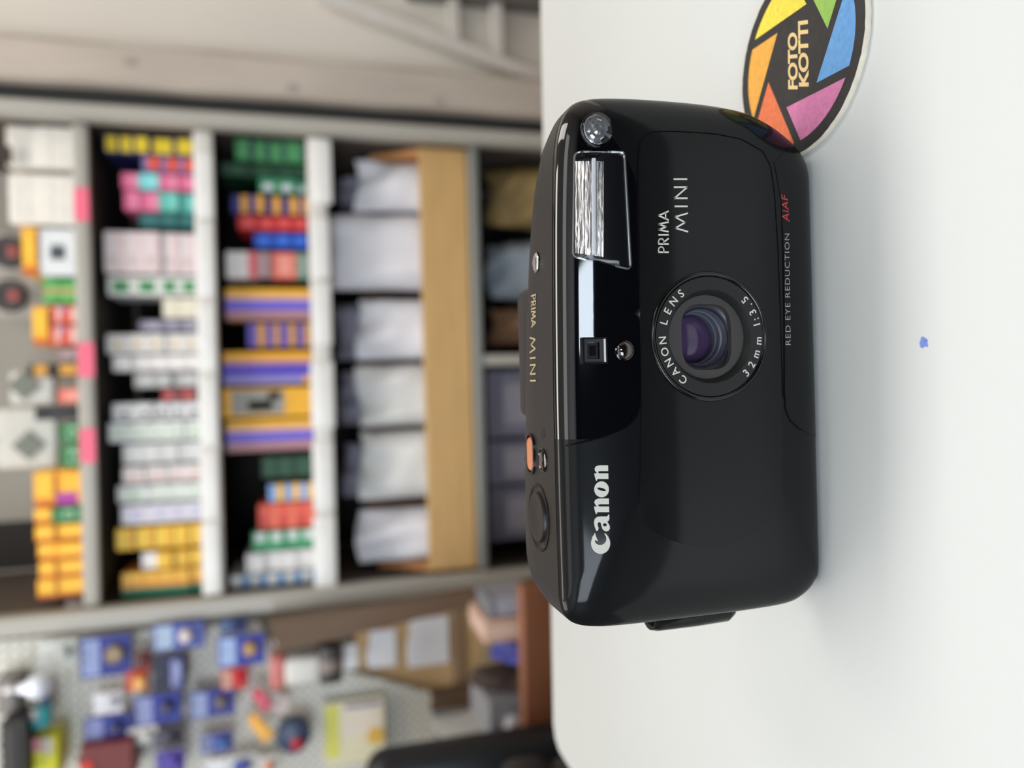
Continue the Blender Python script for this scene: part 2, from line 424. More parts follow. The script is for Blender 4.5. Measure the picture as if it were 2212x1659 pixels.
V, F = region(BUL, [hole], step=.0016)
decal('lens_field', V, F, m_body, body, off=0, skirt=.0022, ys=bul_y, label='flat raised matte field around the lens', smooth=45)
sm = dens([P0(*p) for p in [(1692, 858), (1688, 700), (1682, 540), (1674, 418), (1665, 358), (1647, 326), (1601, 300), (1550, 289), (1500, 285), (1450, 283), (1411, 284), (1391, 291), (1380, 310), (1376, 345), (1377, 450)]], .0012, False)
V, F = ribbon(sm, .00024)
decal('lens_field_seam', V, F, m_seam, body, off=.00005)
# bottom strip
bs = [hit(*p) for p in [(1672, 352), (1681, 400), (1688, 440), (1693, 560), (1695, 700), (1695, 850), (1698, 884), (1707, 906), (1722, 921), (1738, 931)]]
bs += [(x * mm, .7 * mm) for x in (-14.5, -8, 0, 8, 16, 24, 32, 40, 45)] + [(49.3 * mm, 1.6 * mm), (52.0 * mm, 4.4 * mm), (53.2 * mm, 7.5 * mm)]
bs = dens(bs, .0015)
V, F = region(bs, step=.0013)
decal('base_strip', V, F, m_body, body, off=.00012, skirt=.0004, label='strip along the bottom edge with the red lettering')
V, F = ribbon(dens([hit(*p) for p in [(1688, 440), (1691, 560), (1693, 700), (1693, 850), (1696, 886), (1705, 908), (1721, 923), (1741, 936)]], .0012, False), .00022)
decal('base_strip_seam', V, F, m_seam, body, off=.00005)

# ---- lens
L3 = (LC[0], D0, LC[1])
lens = MB().lathe([(13.0 * mm, .0004), (13.05 * mm, -.0001), (13.2 * mm, -.00042), (13.5 * mm, -.0006), (13.85 * mm, -.0006), (14.1 * mm, -.0004), (14.22 * mm, -.0001), (14.22 * mm, .0012), (13.0 * mm, .0012), (13.0 * mm, .0004)], L3, 'y', 96, cap0=False, cap1=False).build('lens_rim', mat('rim_gloss_black', (3, 3, 5), .16, spec=.5), body, smooth=40)
ring = MB().lathe([(13.02 * mm, .0011), (13.02 * mm, -.00035), (12.9 * mm, -.00045), (10.2 * mm, -.00045), (10.05 * mm, -.0003), (9.15 * mm, .0014), (9.15 * mm, .0030)], L3, 'y', 96, cap0=False, cap1=False).build('lens_ring', m_ring, body, smooth=25)
# mask plate with a barrel-shaped opening
def sup(a, b, e, n=72): return [(LC[0] + a * math.copysign(abs(math.cos(t)) ** (2 / e), math.cos(t)), LC[1] + b * math.copysign(abs(math.sin(t)) ** (2 / e), math.sin(t))) for t in [2 * math.pi * k / n for k in range(n)]]
op = sup(7.2 * mm, 6.1 * mm, 3.4)
V, F = region(circ(9.2 * mm, 72), [op])
mb = MB().add([(a, D0 + .0014, b) for a, b in V], F)
k = len(op)
mb.add([(a, D0 + .0014, b) for a, b in op] + [(LC[0] + (a - LC[0]) * .97, D0 + .0024, LC[1] + (b - LC[1]) * .97) for a, b in op], [(i, (i + 1) % k, k + (i + 1) % k, k + i) for i in range(k)])
mb.build('lens_mask', mat('mask_grey', (62, 59, 58), .5, spec=.3), body, smooth=30)
MB().lathe([(9.1 * mm, .0024), (7.4 * mm, .0028), (6.5 * mm, .0032), (6.35 * mm, .0036)], L3, 'y', 64, cap0=False, cap1=False).build('inner_baffle', mat('baffle_navy', (26, 29, 42), .35), body, smooth=50)
MB().lathe([(6.35 * mm, .0036), (6.2 * mm, .0055), (5.9 * mm, .0058), (5.8 * mm, .0072), (5.55 * mm, .0075), (5.5 * mm, .0092)], L3, 'y', 64, cap0=False, cap1=False).build('lens_barrel', mat('barrel_grey', (86, 88, 100), .28, spec=.6), body, smooth=25)
gl = [(5.5 * mm * math.sin(a), .0086 + .0016 * (1 - math.cos(a)) / (1 - math.cos(R(90))) * 1.0) for a in [R(90 * k / 10) for k in range(10, -1, -1)]]
gl = [(max(rad, 1e-5), .0092 - .0016 * math.sqrt(max(0, 1 - (rad / (5.5 * mm)) ** 2))) for rad, _ in gl]
MB().lathe(gl, L3, 'y', 64, cap0=False, cap1=True).build('lens_glass', mat('coated_glass', (66, 50, 80), .12, spec=.5), body, smooth=60, label='purple coated front lens element')
# ---- printing
def text_tris(s, bold=0.0, space=1.0):
    cu = bpy.data.curves.new('t', 'FONT'); cu.body = s; cu.offset = bold; cu.space_character = space; cu.resolution_u = 4
    ob = bpy.data.objects.new('t', cu); COL.objects.link(ob); bpy.context.view_layer.update()
    me = bpy.data.meshes.new_from_object(ob); V = [(v.co.x, v.co.y) for v in me.vertices]; F = [tuple(p.vertices) for p in me.polygons]
    bpy.data.objects.remove(ob); bpy.data.curves.remove(cu); bpy.data.meshes.remove(me); return V, F
def fit(V, x0, x1, y0, y1):
    xs = [v[0] for v in V]; ys = [v[1] for v in V]; a, b, c, d = min(xs), max(xs), min(ys), max(ys)
    return [(x0 + (v[0] - a) / (b - a) * (x1 - x0), y0 + (v[1] - c) / (d - c) * (y1 - y0)) for v in V]
def place(V, xt, xb, yl, yr, xt2=None, xb2=None, pf=None):
    """lay text into a quad given by its left and right ends on the front of the camera"""
    pf = pf or hit
    bl_, tl = pf(xb, yl), pf(xt, yl); br, tr = pf(xb2 or xb, yr), pf(xt2 or xt, yr)
    Vn = fit(V, 0, 1, 0, 1); o = []
    for s, t in Vn:
        o.append(tuple((bl_[i] * (1 - s) + br[i] * s) * (1 - t) + (tl[i] * (1 - s) + tr[i] * s) * t for i in (0, 1)))
    return o
def strokes(glyphs, width):
    V = []; F = []
    for path in glyphs:
        for a, b in zip(path, path[1:]):
            a, b = Vector(a), Vector(b); t = (b - a).normalized(); nn = Vector((-t.y, t.x)) * width / 2; e = t * width * .12
            k = len(V); V += [tuple(a + nn - e), tuple(a - nn - e), tuple(b - nn + e), tuple(b + nn + e)]; F.append((k, k + 1, k + 2, k + 3))
    return V, F
def arc(cx, cy, rx, ry, a0, a1, n=8): return [(cx + rx * math.cos(R(a0 + (a1 - a0) * k / n)), cy + ry * math.sin(R(a0 + (a1 - a0) * k / n))) for k in range(n + 1)]
GL = {'P': (.5, [[(.05, 0), (.05, 1)], [(.05, 1), (.25, 1)] + arc(.25, .74, .22, .26, 90, -90)[0:] + [(.05, .48)]]),
      'R': (.55, [[(.05, 0), (.05, 1)], [(.05, 1), (.25, 1)] + arc(.25, .74, .22, .26, 90, -90) + [(.05, .48)], [(.2, .48), (.5, 0)]]),
      'I': (.16, [[(.08, 0), (.08, 1)]]),
      'M': (1.0, [[(.0, 0), (.2, 1), (.5, .22), (.8, 1), (1.0, 0)]]),
      'A': (.72, [[(0, 0), (.36, 1), (.72, 0)], [(.12, .3), (.6, .3)]]),
      'N': (.72, [[(.06, 0), (.06, 1), (.66, 0), (.66, 1)]])}
def word(s, gap=.2, widths={}):
    x = 0; out = []
    for ch in s:
        if ch == ' ': x += .55; continue
        wd, ps = GL[ch]; k = widths.get(ch, 1)
        out += [[(x + a * k, b) for a, b in p] for p in ps]; x += wd * k + gap
    return out
Vt, Ft = strokes(word('PRIMA', .17, {'M': .78}), .13)
decal('lettering', place(Vt, 1420, 1444, 547, 455), Ft, m_white, body, off=.00006, ys=bul_y, label='silver word PRIMA')
Vt, Ft = strokes(word('MINI', .33, {'N': 1.1, 'M': 1.1}), .10)
decal('lettering', place(Vt, 1457, 1486, 503, 386, 1453, 1484), Ft, m_white, body, off=.00006, ys=bul_y, label='silver word MINI')
Vt, Ft = text_tris('RED EYE REDUCTION', -.012, 1.12)
base_y = lambda x, z: shy(x, z) - .00012
decal('lettering', place(Vt, 1696, 1707, 745, 505, 1694, 1704), Ft, m_dim, body, off=.00004, ys=base_y, label='small silver words RED EYE REDUCTION')
Vt, Ft = text_tris('AiAF', .0, 1.05); Vt = [(a + .18 * b, b) for a, b in Vt]
decal('lettering', place(Vt, 1689, 1705, 480, 420, 1687, 1700), Ft, m_red, body, off=.00004, ys=base_y, label='red letters AiAF')
def ellipse(cx, cy, rx, ry, n=24, rot=0):
    o = []
    for k in range(n):
        a = 2 * math.pi * k / n; p, q = rx * math.cos(a), ry * math.sin(a); o.append((cx + p * math.cos(rot) - q * math.sin(rot), cy + p * math.sin(rot) + q * math.cos(rot)))
    return o
nn_ = [(.10, 0), (.40, 0), (.40, .56), (.45, .645), (.505, .60), (.515, .52), (.515, 0), (.82, 0), (.82, .55), (.80, .69), (.74, .80), (.63, .855), (.53, .82), (.40, .70), (.40, .86), (.33, .86), (.02, .77), (0, .70), (.10, .68)]
aa_ = [(.90, 0), (.90, .06), (.82, .10), (.80, .18), (.80, .55), (.76, .71), (.66, .82), (.50, .86), (.30, .83), (.05, .74), (.03, .66), (.18, .60), (.34, .66), (.46, .645), (.50, .58), (.48, .50), (.34, .46), (.16, .41), (.05, .31), (.01, .19), (.05, .06), (.16, -.02), (.30, -.01), (.43, .06), (.52, .13), (.58, .03), (.68, 0)]
cc_ = [(.56 + .56 * math.cos(R(a)), .49 + .51 * math.sin(R(a))) for a in range(66, 318, 12)] + [(1.02, .17), (1.10, .30), (1.03, .28), (.92, .21), (.80, .19), (.66, .21), (.54, .31), (.47, .45), (.47, .60), (.54, .74), (.63, .80), (.72, .80), (.70, .71), (.66, .63), (.90, .74), (1.12, .80), (1.00, .86), (.88, .94)]
logo = [(cc_, [], 0), (aa_, [ellipse(.36, .26, .085, .11, 16)], 1.17), (nn_, [], 2.09), (ellipse(.42, .425, .42, .44, 32), [ellipse(.42, .425, .075, .27, 20, R(-14))], 2.97), (nn_, [], 3.83)]
LV = []; LF = []
for p, hs, dx in logo:
    V, F = region([(a + dx, b) for a, b in p], [[(a + dx, b) for a, b in h] for h in hs], step=None)
    k = len(LV); LV += V; LF += [tuple(i + k for i in f) for f in F]
decal('lettering', place(LV, 1276, 1318, 1196, 1005, 1279, 1314), LF, m_white, body, off=.00006, label='large silver maker name in bold serif letters')
def ring_text(s, r0, a0, a1, hgt, flip):
    tw = 0; gl_ = []; mb = MB()
    adv = {' ': .55, '1': .55, ':': .4, '.': .4, 'm': 1.15}
    ws = [adv.get(c, .9) for c in s]; T = sum(ws[1:-1]) + (ws[0] + ws[-1]) / 2; pos = 0
    VV = []; FF = []
    H = max(v[1] for v in text_tris('N')[0])
    for i, c in enumerate(s):
        if i: pos += (ws[i - 1] + ws[i]) / 2
        if c == ' ': continue
        V, F = text_tris(c, .012); xs = [v[0] for v in V]; cx = (min(xs) + max(xs)) / 2
        a = R(a0 + (a1 - a0) * pos / T); k = len(VV)
        for x, y in V:
            x = (x - cx) * hgt / H; y = y * hgt / H - hgt / 2
            rr, tt = (r0 + y, -x) if not flip else (r0 - y, x)
            VV.append((LC[0] + rr * math.cos(a) - tt * math.sin(a), LC[1] + rr * math.sin(a) + tt * math.cos(a)))
        FF += [tuple(j + k for j in f) for f in F]
    return VV, FF
V, F = ring_text('CANON LENS', 11.6 * mm, 143, 37, 1.65 * mm, False)
decal('ring_lettering', V, F, m_white, ring, off=.00005, ys=lambda x, z: D0 - .00045, label='silver words CANON LENS')
V, F = ring_text('32mm 1:3.5', 11.65 * mm, 226, 313, 1.65 * mm, True)
decal('ring_lettering', V, F, m_white, ring, off=.00005, ys=lambda x, z: D0 - .00045, label='silver figures 32mm 1:3.5')

# ---- flash, lamps and viewfinder in the gloss panel
pan_y = lambda x, z: shy(x, z) - .00014
def rounded(pts, rad, seg=5):
    o = []; n = len(pts)
    for i in range(n):
        a, b, c = Vector(pts[i - 1]), Vector(pts[i]), Vector(pts[(i + 1) % n]); d1 = (a - b).normalized(); d2 = (c - b).normalized()
        p, q = b + d1 * rad, b + d2 * rad
        for k in range(seg + 1):
            t = k / seg; o.append(tuple((1 - t) ** 2 * p + 2 * t * (1 - t) * b + t * t * q))
    return o
fw = rounded([hit(*p) for p in [(1237, 556), (1240, 330), (1347, 330), (1361, 583)]], .0012)
flash = None
V, F = region(fw, step=.0014)
flash = decal('flash_window', V, F, mat('flash_tray_dark', (16, 17, 20), .25), body, off=.00006, skirt=.0003, ys=pan_y, label='flash window')
V, F = ribbon(fw, .0004, True)
decal('flash_frame', V, F, mat('flash_edge', (150, 150, 146), .2, metal=.6), flash, off=.00022, ys=pan_y, skirt=.0002)
m_chrome = mat('flash_reflector', (235, 232, 232), .16, metal=1, bump=.5, bscale=500, stretch=(.12, 1, 1))
a, b, c, d = hit(1241, 548), hit(1241, 350), hit(1302, 350), hit(1302, 556)
mb = MB(); NR, NX = 25, 12
for j in range(NR):
    for i in range(NX + 1):
        s, t = i / NX, j / (NR - 1)
        q = [(a[k] * (1 - s) + b[k] * s) * (1 - t) + (d[k] * (1 - s) + c[k] * s) * t for k in (0, 1)]
        e = .00016 * (1 + math.sin(j * 2.1)) + .00006 * math.sin(i * 2.3 + j)
        mb.v.append((q[0], pan_y(*q) - .0002 - e, q[1]))
mb.f = [(j * (NX + 1) + i, j * (NX + 1) + i + 1, (j + 1) * (NX + 1) + i + 1, (j + 1) * (NX + 1) + i) for j in range(NR - 1) for i in range(NX)]; mb.m = [0] * len(mb.f)
mb.build('flash_reflector', m_chrome, flash, smooth=70, label='ribbed silver flash reflector')
g0, g1 = hit(1280, 345), hit(1280, 552)
MB().tube([(g1[0], pan_y(*g1) - .0006, g1[1]), ((g0[0] + g1[0]) / 2, pan_y(*g0) - .0006, (g0[1] + g1[1]) / 2), (g0[0], pan_y(*g0) - .0006, g0[1])], .0005, 12).build('flash_tube', mat('tube_glass', (225, 226, 230), .1, spec=.8, coat=1), flash, smooth=60)
V, F = region(fw, step=.0014)
decal('flash_cover', V, F, clear('flash_glass', (1, 1, 1), .9, .03, 1.35), flash, off=.0011, ys=pan_y, skirt=.0009, smooth=60)
# red-eye lamp
lc = hit(1290, 281); ly = pan_y(*lc); Lp = (lc[0], ly, lc[1]); lr = 3.7 * mm
lamp = MB().lathe([(lr, .0004), (lr, -.0002), (lr * .93, -.0003), (lr * .9, -.0001)], Lp, 'y', 40, cap0=False, cap1=True).build('red_eye_lamp', mat('lamp_dark', (30, 30, 32), .3), body, smooth=40, label='round red-eye reduction lamp')
mb = MB().lathe([(lr * .86, -.0002), (lr * .80, -.00035), (lr * .62, -.00025), (lr * .5, -.00045), (lr * .3, -.0003), (lr * .16, -.0006)], Lp, 'y', 28, cap0=False, cap1=True)
for a0, a1, r1, r2, e in ((.2, .75, .3, .85, .0007), (1.9, 2.2, .2, .8, .0006), (2.7, 3.3, .35, .8, .0005), (4.0, 4.3, .3, .85, .0007), (5.0, 5.9, .45, .75, .0006)):
    q_ = [(Lp[0] + lr * rr * math.cos(aa), ly - e - (.0002 if rr == r2 else 0), Lp[2] + lr * rr * math.sin(aa)) for rr, aa in ((r1, a0), (r2, a0), (r2, a1), (r1, a1))]
    mb.add(q_, [(0, 1, 2, 3)])
mb.build('lamp_reflector', mat('facet_chrome', (190, 190, 194), .16, metal=.75), lamp)
MB().lathe([(lr * .95, -.0002)] + [(max(lr * .95 * q, 1e-5), -.0002 - .0011 * math.sqrt(1 - q * q)) for q in (.95, .85, .7, .5, .25, 0)], Lp, 'y', 40, cap0=False, cap1=True).build('lamp_dome', clear('lamp_glass', (1, 1, 1), .92, .03, 1.4), lamp, smooth=60)
# viewfinder window: bright outer frame, sunk dark tunnel in steps
q = [hit(*p) for p in [(1253, 787), (1253, 730), (1310, 730), (1310, 787)]]; vy = pan_y(*hit(1282, 758))
X0, X1, Z0, Z1 = q[0][0], q[1][0], q[2][1], q[0][1]
vf = MB()
def frame(mb, x0, x1, z0, z1, wd, y0, y1, mi=0):
    mb.box(x0, x1, y0, y1, z1 - wd, z1, mi).box(x0, x1, y0, y1, z0, z0 + wd, mi).box(x0, x0 + wd, y0, y1, z0 + wd, z1 - wd, mi).box(x1 - wd, x1, y0, y1, z0 + wd, z1 - wd, mi)
frame(vf, X0, X1, Z0, Z1, .00035, vy - .0009, vy + .0008)
vfo = vf.build('viewfinder', mat('finder_frame', (20, 20, 24), .15, coat=.5), body, label='square viewfinder window')
MB().box(X0 + .0003, X1 - .0003, vy - .0008, vy - .0002, Z0 + .0003, Z0 + .00075).build('light_edge', mat('finder_white', (235, 235, 232), .2, spec=.7, coat=1), vfo)
mb = MB(); frame(mb, X0 + .0003, X1 - .0003, Z0 + .0009, Z1 - .0003, .0007, vy - .0006, vy + .0004); mb.build('inner_frame', mat('finder_grey', (58, 58, 66), .35), vfo)
mb = MB(); frame(mb, X0 + .0011, X1 - .0011, Z0 + .0017, Z1 - .001, .0006, vy - .0002, vy + .0004); mb.build('inner_frame', mat('finder_grey2', (38, 38, 46), .3), vfo)
MB().box(X0 + .0016, X1 - .0016, vy - .0001, vy + .0003, Z0 + .0021, Z1 - .0014).build('eyepiece_pane', mat('finder_pane', (14, 13, 17), .08), vfo)
V = [(X0, vy - .00085, Z0), (X1, vy - .00085, Z0), (X1, vy - .00085, Z1), (X0, vy - .00085, Z1)]
MB().add(V, [(0, 1, 2, 3)]).build('viewfinder_pane', clear('finder_glass', (1, 1, 1), .95, .02, 1.3), vfo)
af = hit(1348, 757); ay = pan_y(*af); ar = 1.95 * mm
afo = MB().lathe([(ar * 1.08, .0003), (ar * 1.08, -.00025), (ar, -.0003), (ar * .95, -.0001)], (af[0], ay, af[1]), 'y', 36, cap0=False, cap1=True).build('focus_sensor', m_gloss, body, smooth=35, label='small round autofocus eye')
MB().lathe([(ar * .97, -.0002)] + [(max(ar * .97 * k, 1e-5), -.0002 - .0009 * math.sqrt(1 - k * k)) for k in (.93, .8, .6, .35, 0)], (af[0], ay, af[1]), 'y', 36, cap0=False, cap1=True).build('sensor_dome', mat('sensor_glass', (22, 12, 14), .04, spec=.9, coat=1, coatr=.01), afo, smooth=60)

# ---- top plate details
ZT = 63.9 * mm
def T(px, py, z=ZT): return atZ(px, py, z)
def ztop(x):
    for (a, za), (b, zb) in zip(raw[12:20], raw[13:21]):
        if a * mm <= x <= b * mm: return (za + (zb - za) * (x - a * mm) / (b * mm - a * mm)) * mm
    return 63.9 * mm
c = T(1157, 567); c.z = ztop(c.x)
lo = MB().lathe([(2.5 * mm, -.001), (2.5 * mm, .0002), (2.25 * mm, .00025), (2.2 * mm, .0001)], c, 'z', 32, cap0=False).build('indicator_lamp', m_gloss, body, smooth=35, label='small clear lamp on the top')
MB().lathe([(2.25 * mm, .0001)] + [(max(2.25 * mm * k, 1e-5), .0001 + .0006 * math.sqrt(1 - k * k)) for k in (.93, .8, .55, 0)], c, 'z', 32, cap0=False).build('lamp_cap', mat('clear_silver', (205, 205, 200), .12, metal=.85, coat=1), lo, smooth=60)
def topprint(name, V, F, mt, label, x0, x1, y0, y1):
    W = fit(V, 0, 1, 0, 1)        # reads from behind the camera, so turned half round
    p0, p1 = T((x0 + x1) / 2, y0), T((x0 + x1) / 2, y1); q0, q1 = T(x0, (y0 + y1) / 2), T(x1, (y0 + y1) / 2)
    mb = MB(); mb.add([(p0.x + (p1.x - p0.x) * s, q1.y + (q0.y - q1.y) * (1 - t), ztop(p0.x + (p1.x - p0.x) * s) + .00012) for s, t in W], F)
    return mb.build(name, mt, body, label=label)
Vt, Ft = strokes(word('PRIMA', .17, {'M': .8}), .15); topprint('lettering', Vt, Ft, m_gold, 'gold word PRIMA on the top', 1148, 1159, 636, 707)
Vt, Ft = strokes(word('MINI', .35, {'M': 1.1, 'N': 1.1}), .11); topprint('lettering', Vt, Ft, m_gold, 'gold word MINI on the top', 1147, 1160, 726, 824)
def stadium(c, hx, hy, n=10): return [(c[0] + (hx - hy) + hy * math.cos(R(a)), c[1] + hy * math.sin(R(a))) for a in [-90 + 180 * k / n for k in range(n + 1)]] + [(c[0] - (hx - hy) + hy * math.cos(R(a)), c[1] + hy * math.sin(R(a))) for a in [90 + 180 * k / n for k in range(n + 1)]]
c = T(1152, 980); zt = ztop(c.x)
o1, o2, o3 = stadium(c, 4.9 * mm, 3.0 * mm), stadium(c, 4.4 * mm, 2.35 * mm), stadium(c, 3.9 * mm, 1.9 * mm)
k = len(o1); mb = MB()
mb.add([(a, b, zt - .0002) for a, b in o1] + [(a * .9 + d * .1, b * .9 + e * .1, zt + .0005) for (a, b), (d, e) in zip(o1, o2)] + [(a, b, zt + .0005) for a, b in o2] + [(a, b, zt - .0004) for a, b in o2],
       [(j * k + i, j * k + (i + 1) % k, (j + 1) * k + (i + 1) % k, (j + 1) * k + i) for j in range(3) for i in range(k)])
sw = mb.build('mode_switch', m_gloss, body, smooth=40, label='oval mode switch with orange tip')
mb = MB().add([(a, b, zt - .0006) for a, b in o3] + [(a, b, zt + .00045) for a, b in o3] + [(c.x + (a - c.x) * .93, c.y + (b - c.y) * .88, zt + .0007) for a, b in o3],
              [(j * k + i, j * k + (i + 1) % k, (j + 1) * k + (i + 1) % k, (j + 1) * k + i) for j in range(2) for i in range(k)] + [tuple(range(2 * k, 3 * k))])
mb.build('orange_tip', mat('salmon_plastic', (198, 126, 90), .5), sw, smooth=40)
c = T(1177, 994); zt = ztop(c.x)
MB().lathe([(2.75 * mm, -.0002), (2.7 * mm, .0003), (2.5 * mm, .0004), (2.3 * mm, .0002), (2.25 * mm, -.0003), (2.1 * mm, -.0003), (2.0 * mm, .0003), (1.7 * mm, .00045), (1e-5, .0004)], c.to_tuple()[:2] + (zt,), 'z', 36, cap0=False, cap1=False).build('timer_button', m_gloss, body, smooth=35, label='small round black button')
c = T(1168, 1117); zt = ztop(c.x)
sb = MB().lathe([(7.9 * mm, -.0002), (7.7 * mm, .00025), (7.3 * mm, .0003), (6.2 * mm, -.0001), (5.9 * mm, -.0002)], (c.x, c.y, zt), 'z', 64, cap0=False, cap1=True).build('shutter_surround', m_body, body, smooth=30, label='dished collar around the shutter button')
MB().lathe([(5.75 * mm, -.0003), (5.75 * mm, .0005), (5.55 * mm, .0008), (5.2 * mm, .00085), (3.5 * mm, .0006), (1.5 * mm, .00045), (1e-5, .0004)], (c.x, c.y, zt), 'z', 64, cap0=False, cap1=False).build('shutter_button', m_top, sb, smooth=35, label='large round black shutter button')
def icon(px, py, paths, sc, wd=.16):
    V, F = strokes(paths, wd); c = T(px, py); z = ztop(c.x) + .00012
    MB().add([(c.x - a * sc, c.y - b * sc, z) for a, b in V], F).build('icon', mat('icon_black', (6, 6, 7), .2), body)
icon(1177, 937, [arc(0, 0, .9, .9, 60, 360, 12), [(0, 0), (.5, .6)], [(0, .9), (.3, 1.1)]], .0013)
icon(1137, 940, [arc(0, 0, .5, .5, 0, 360, 10), [(-.9, -.6), (.9, .6)]], .0011)
icon(1137, 985, [[(-.8, -.6), (.8, .6)], [(.8, -.2), (.8, .6), (.2, .5)]], .0012)
icon(1137, 1020, [arc(0, 0, .8, .5, 0, 360, 10), [(-.3, 0), (.3, 0)]], .0011)

# ---- strap lug on the left end
zl0, zl1 = atY(1600, 1325, D0 + .01).z, atY(1412, 1335, D0 + .01).z
lug = [(-53.2, -3), (-54.6, -3.6), (-56.4, -3.0), (-57.4, -1.2), (-57.5, .9), (-56.7, 2.7), (-55.0, 3.7), (-53.0, 3.6), (-51.5, 2.5), (-51.5, -2)]
lug = catmull([(a * mm, D0 + .0125 + b * mm) for a, b in lug], 3)
zs_ = [zl0, zl0 + .0012, zl0 + .003, (zl0 + zl1) / 2, zl1 - .0016, zl1]
k = len(lug); cx_, cy_ = -52.5 * mm, D0 + .0125; mb = MB()
for z, s_ in zip(zs_, (.35, .72, .95, 1, 1, .93)): mb.v += [(cx_ + (a - cx_) * s_, cy_ + (b - cy_) * s_, z) for a, b in lug]
mb.f = [(j * k + i, j * k + (i + 1) % k, (j + 1) * k + (i + 1) % k, (j + 1) * k + i) for j in range(5) for i in range(k)] + [tuple(range(k)), tuple(range(5 * k, 6 * k))]; mb.m = [0] * len(mb.f)
lg = mb.build('strap_lug', m_body, body, smooth=40, label='rounded strap lug on the side')
MB().rbox(-55.9 * mm, -52.4 * mm, D0 + .0103, D0 + .0147, zl1 - .0003, zl1 + .0004, b=.0003).build('lug_slot', m_seam, lg)

# ------------------------------------------------------------------ the coaster
CC, CR, CT = (75.6 * mm, 154.6 * mm), 23.1 * mm, 1.5 * mm
m_cblack = mat('coaster_black', (34, 32, 33), .6, noise=.35, nscale=500)
m_card = mat('coaster_card', (214, 206, 190), .8, noise=.1, nscale=400)
coaster = thing('coaster', 'round black cardboard coaster printed with coloured aperture blades', 'coaster', (*CC, 0))
N_ = 120; rim = [1 + .004 * random.uniform(-1, 1) for _ in range(N_)]
def cring(r, z): return [(CC[0] + r * rim[k] * math.cos(2 * math.pi * k / N_), CC[1] + r * rim[k] * math.sin(2 * math.pi * k / N_), z) for k in range(N_)]
mb = MB(); prs = [(CR * .992, 0.00002), (CR, .0003), (CR, CT - .0003), (CR * .994, CT)]
for r_, z in prs: mb.v += cring(r_, z)
mb.f = [(j * N_ + i, j * N_ + (i + 1) % N_, (j + 1) * N_ + (i + 1) % N_, (j + 1) * N_ + i) for j in range(3) for i in range(N_)] + [tuple(range(N_ - 1, -1, -1)), tuple(range(3 * N_, 4 * N_))]; mb.m = [0] * len(mb.f)
mb.build('board', m_card, coaster, smooth=40)
MB().add(cring(CR * .987, CT + .00003), [tuple(range(N_))]).build('black_print', m_cblack, coaster)
def clip(poly, nx, ny, d, keep_gt):
    out = []
    for i in range(len(poly)):
        a, b = poly[i - 1], poly[i]; fa, fb = nx * a[0] + ny * a[1] - d, nx * b[0] + ny * b[1] - d
        if not keep_gt: fa, fb = -fa, -fb
        if (fa >= 0) != (fb >= 0):
            t = fa / (fa - fb); out.append((a[0] + (b[0] - a[0]) * t, a[1] + (b[1] - a[1]) * t))
        if fb >= 0: out.append(b)
    return out
cols = {'amber': (230, 166, 66), 'red': (226, 116, 70), 'pink': (206, 120, 166), 'blue': (98, 156, 214), 'green': (142, 184, 82), 'yellow': (232, 212, 70)}
order = [('yellow', -2.5), ('amber', 57.5), ('red', 117.5), ('pink', 177.5), ('blue', 237.5), ('green', 297.5)]
a_, g_ = .415, .045
for k, (nm, ang) in enumerate(order):
    n1 = (math.cos(R(ang)), math.sin(R(ang))); n2 = (math.cos(R(ang - 60)), math.sin(R(ang - 60)))
    base = [(.865 * math.cos(2 * math.pi * i / 160), .865 * math.sin(2 * math.pi * i / 160)) for i in range(160)]
    p = clip(clip(base, *n1, a_ + g_, True), *n2, a_ - g_, False)
    p = [(CC[0] + x * CR, CC[1] + y * CR) for x, y in p]
    mt = mat('coaster_' + nm, cols[nm], .6, noise=.14, nscale=700)
    MB().add([(x, y, CT + .00006) for x, y in p], [tuple(range(len(p)))]).build('aperture_blade', mt, coaster, label=nm + ' aperture blade')
m_cream = mat('coaster_cream', (226, 196, 138), .6, noise=.08, nscale=600)
for s, (xa, xb, ya, yb2) in (('FOTO', (1703, 1724, 193, 69)), ('KOTTI', (1726, 1748, 187, 43))):
    V, F = text_tris(s, .035, .92); W = fit(V, 0, 1, 0, 1)
    bl_, br_, tl_ = atZ(xb, ya, CT), atZ(xb - (1 if s == 'FOTO' else 2), yb2, CT), atZ(xa, ya, CT)
    MB().add([tuple(bl_ + (br_ - bl_) * s_ + (tl_ - bl_) * t_ + Vector((0, 0, .00007))) for s_, t_ in W], F).build('lettering', m_cream, coaster, label='cream word ' + s)

# ------------------------------------------------------------------ the shelf unit behind
def rect(x0, x1, y0, y1, Y):
    """photo rectangle (x0 upper, x1 lower, y0 right, y1 left) as X and Z limits at depth Y"""
    xc, yc = (x0 + x1) / 2, (y0 + y1) / 2
    return atY(xc, y1, Y).x, atY(xc, y0, Y).x, atY(x1, yc, Y).z, atY(x0, yc, Y).z
YF = 1.60
def zz(px, Y=YF, py=780): return atY(px, py, Y).z
m_post = mat('grey_steel', (176, 172, 163), .45, spec=.5, noise=.04, nscale=8)
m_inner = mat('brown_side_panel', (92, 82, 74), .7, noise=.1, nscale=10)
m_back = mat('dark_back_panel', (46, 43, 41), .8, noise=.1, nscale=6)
m_shelf = mat('shelf_grey', (120, 116, 110), .6, noise=.04)
m_rail = mat('price_rail_white', (226, 222, 214), .4, noise=.03, nscale=14)
m_greyboard = mat('grey_backboard', (168, 161, 150), .8, noise=.06, nscale=9)
XL, XR = -.402, .517
unit = thing('shelf_unit', 'tall grey steel shelf unit full of film boxes', 'shelf', ((XL + XR) / 2, 1.8, FLOOR))
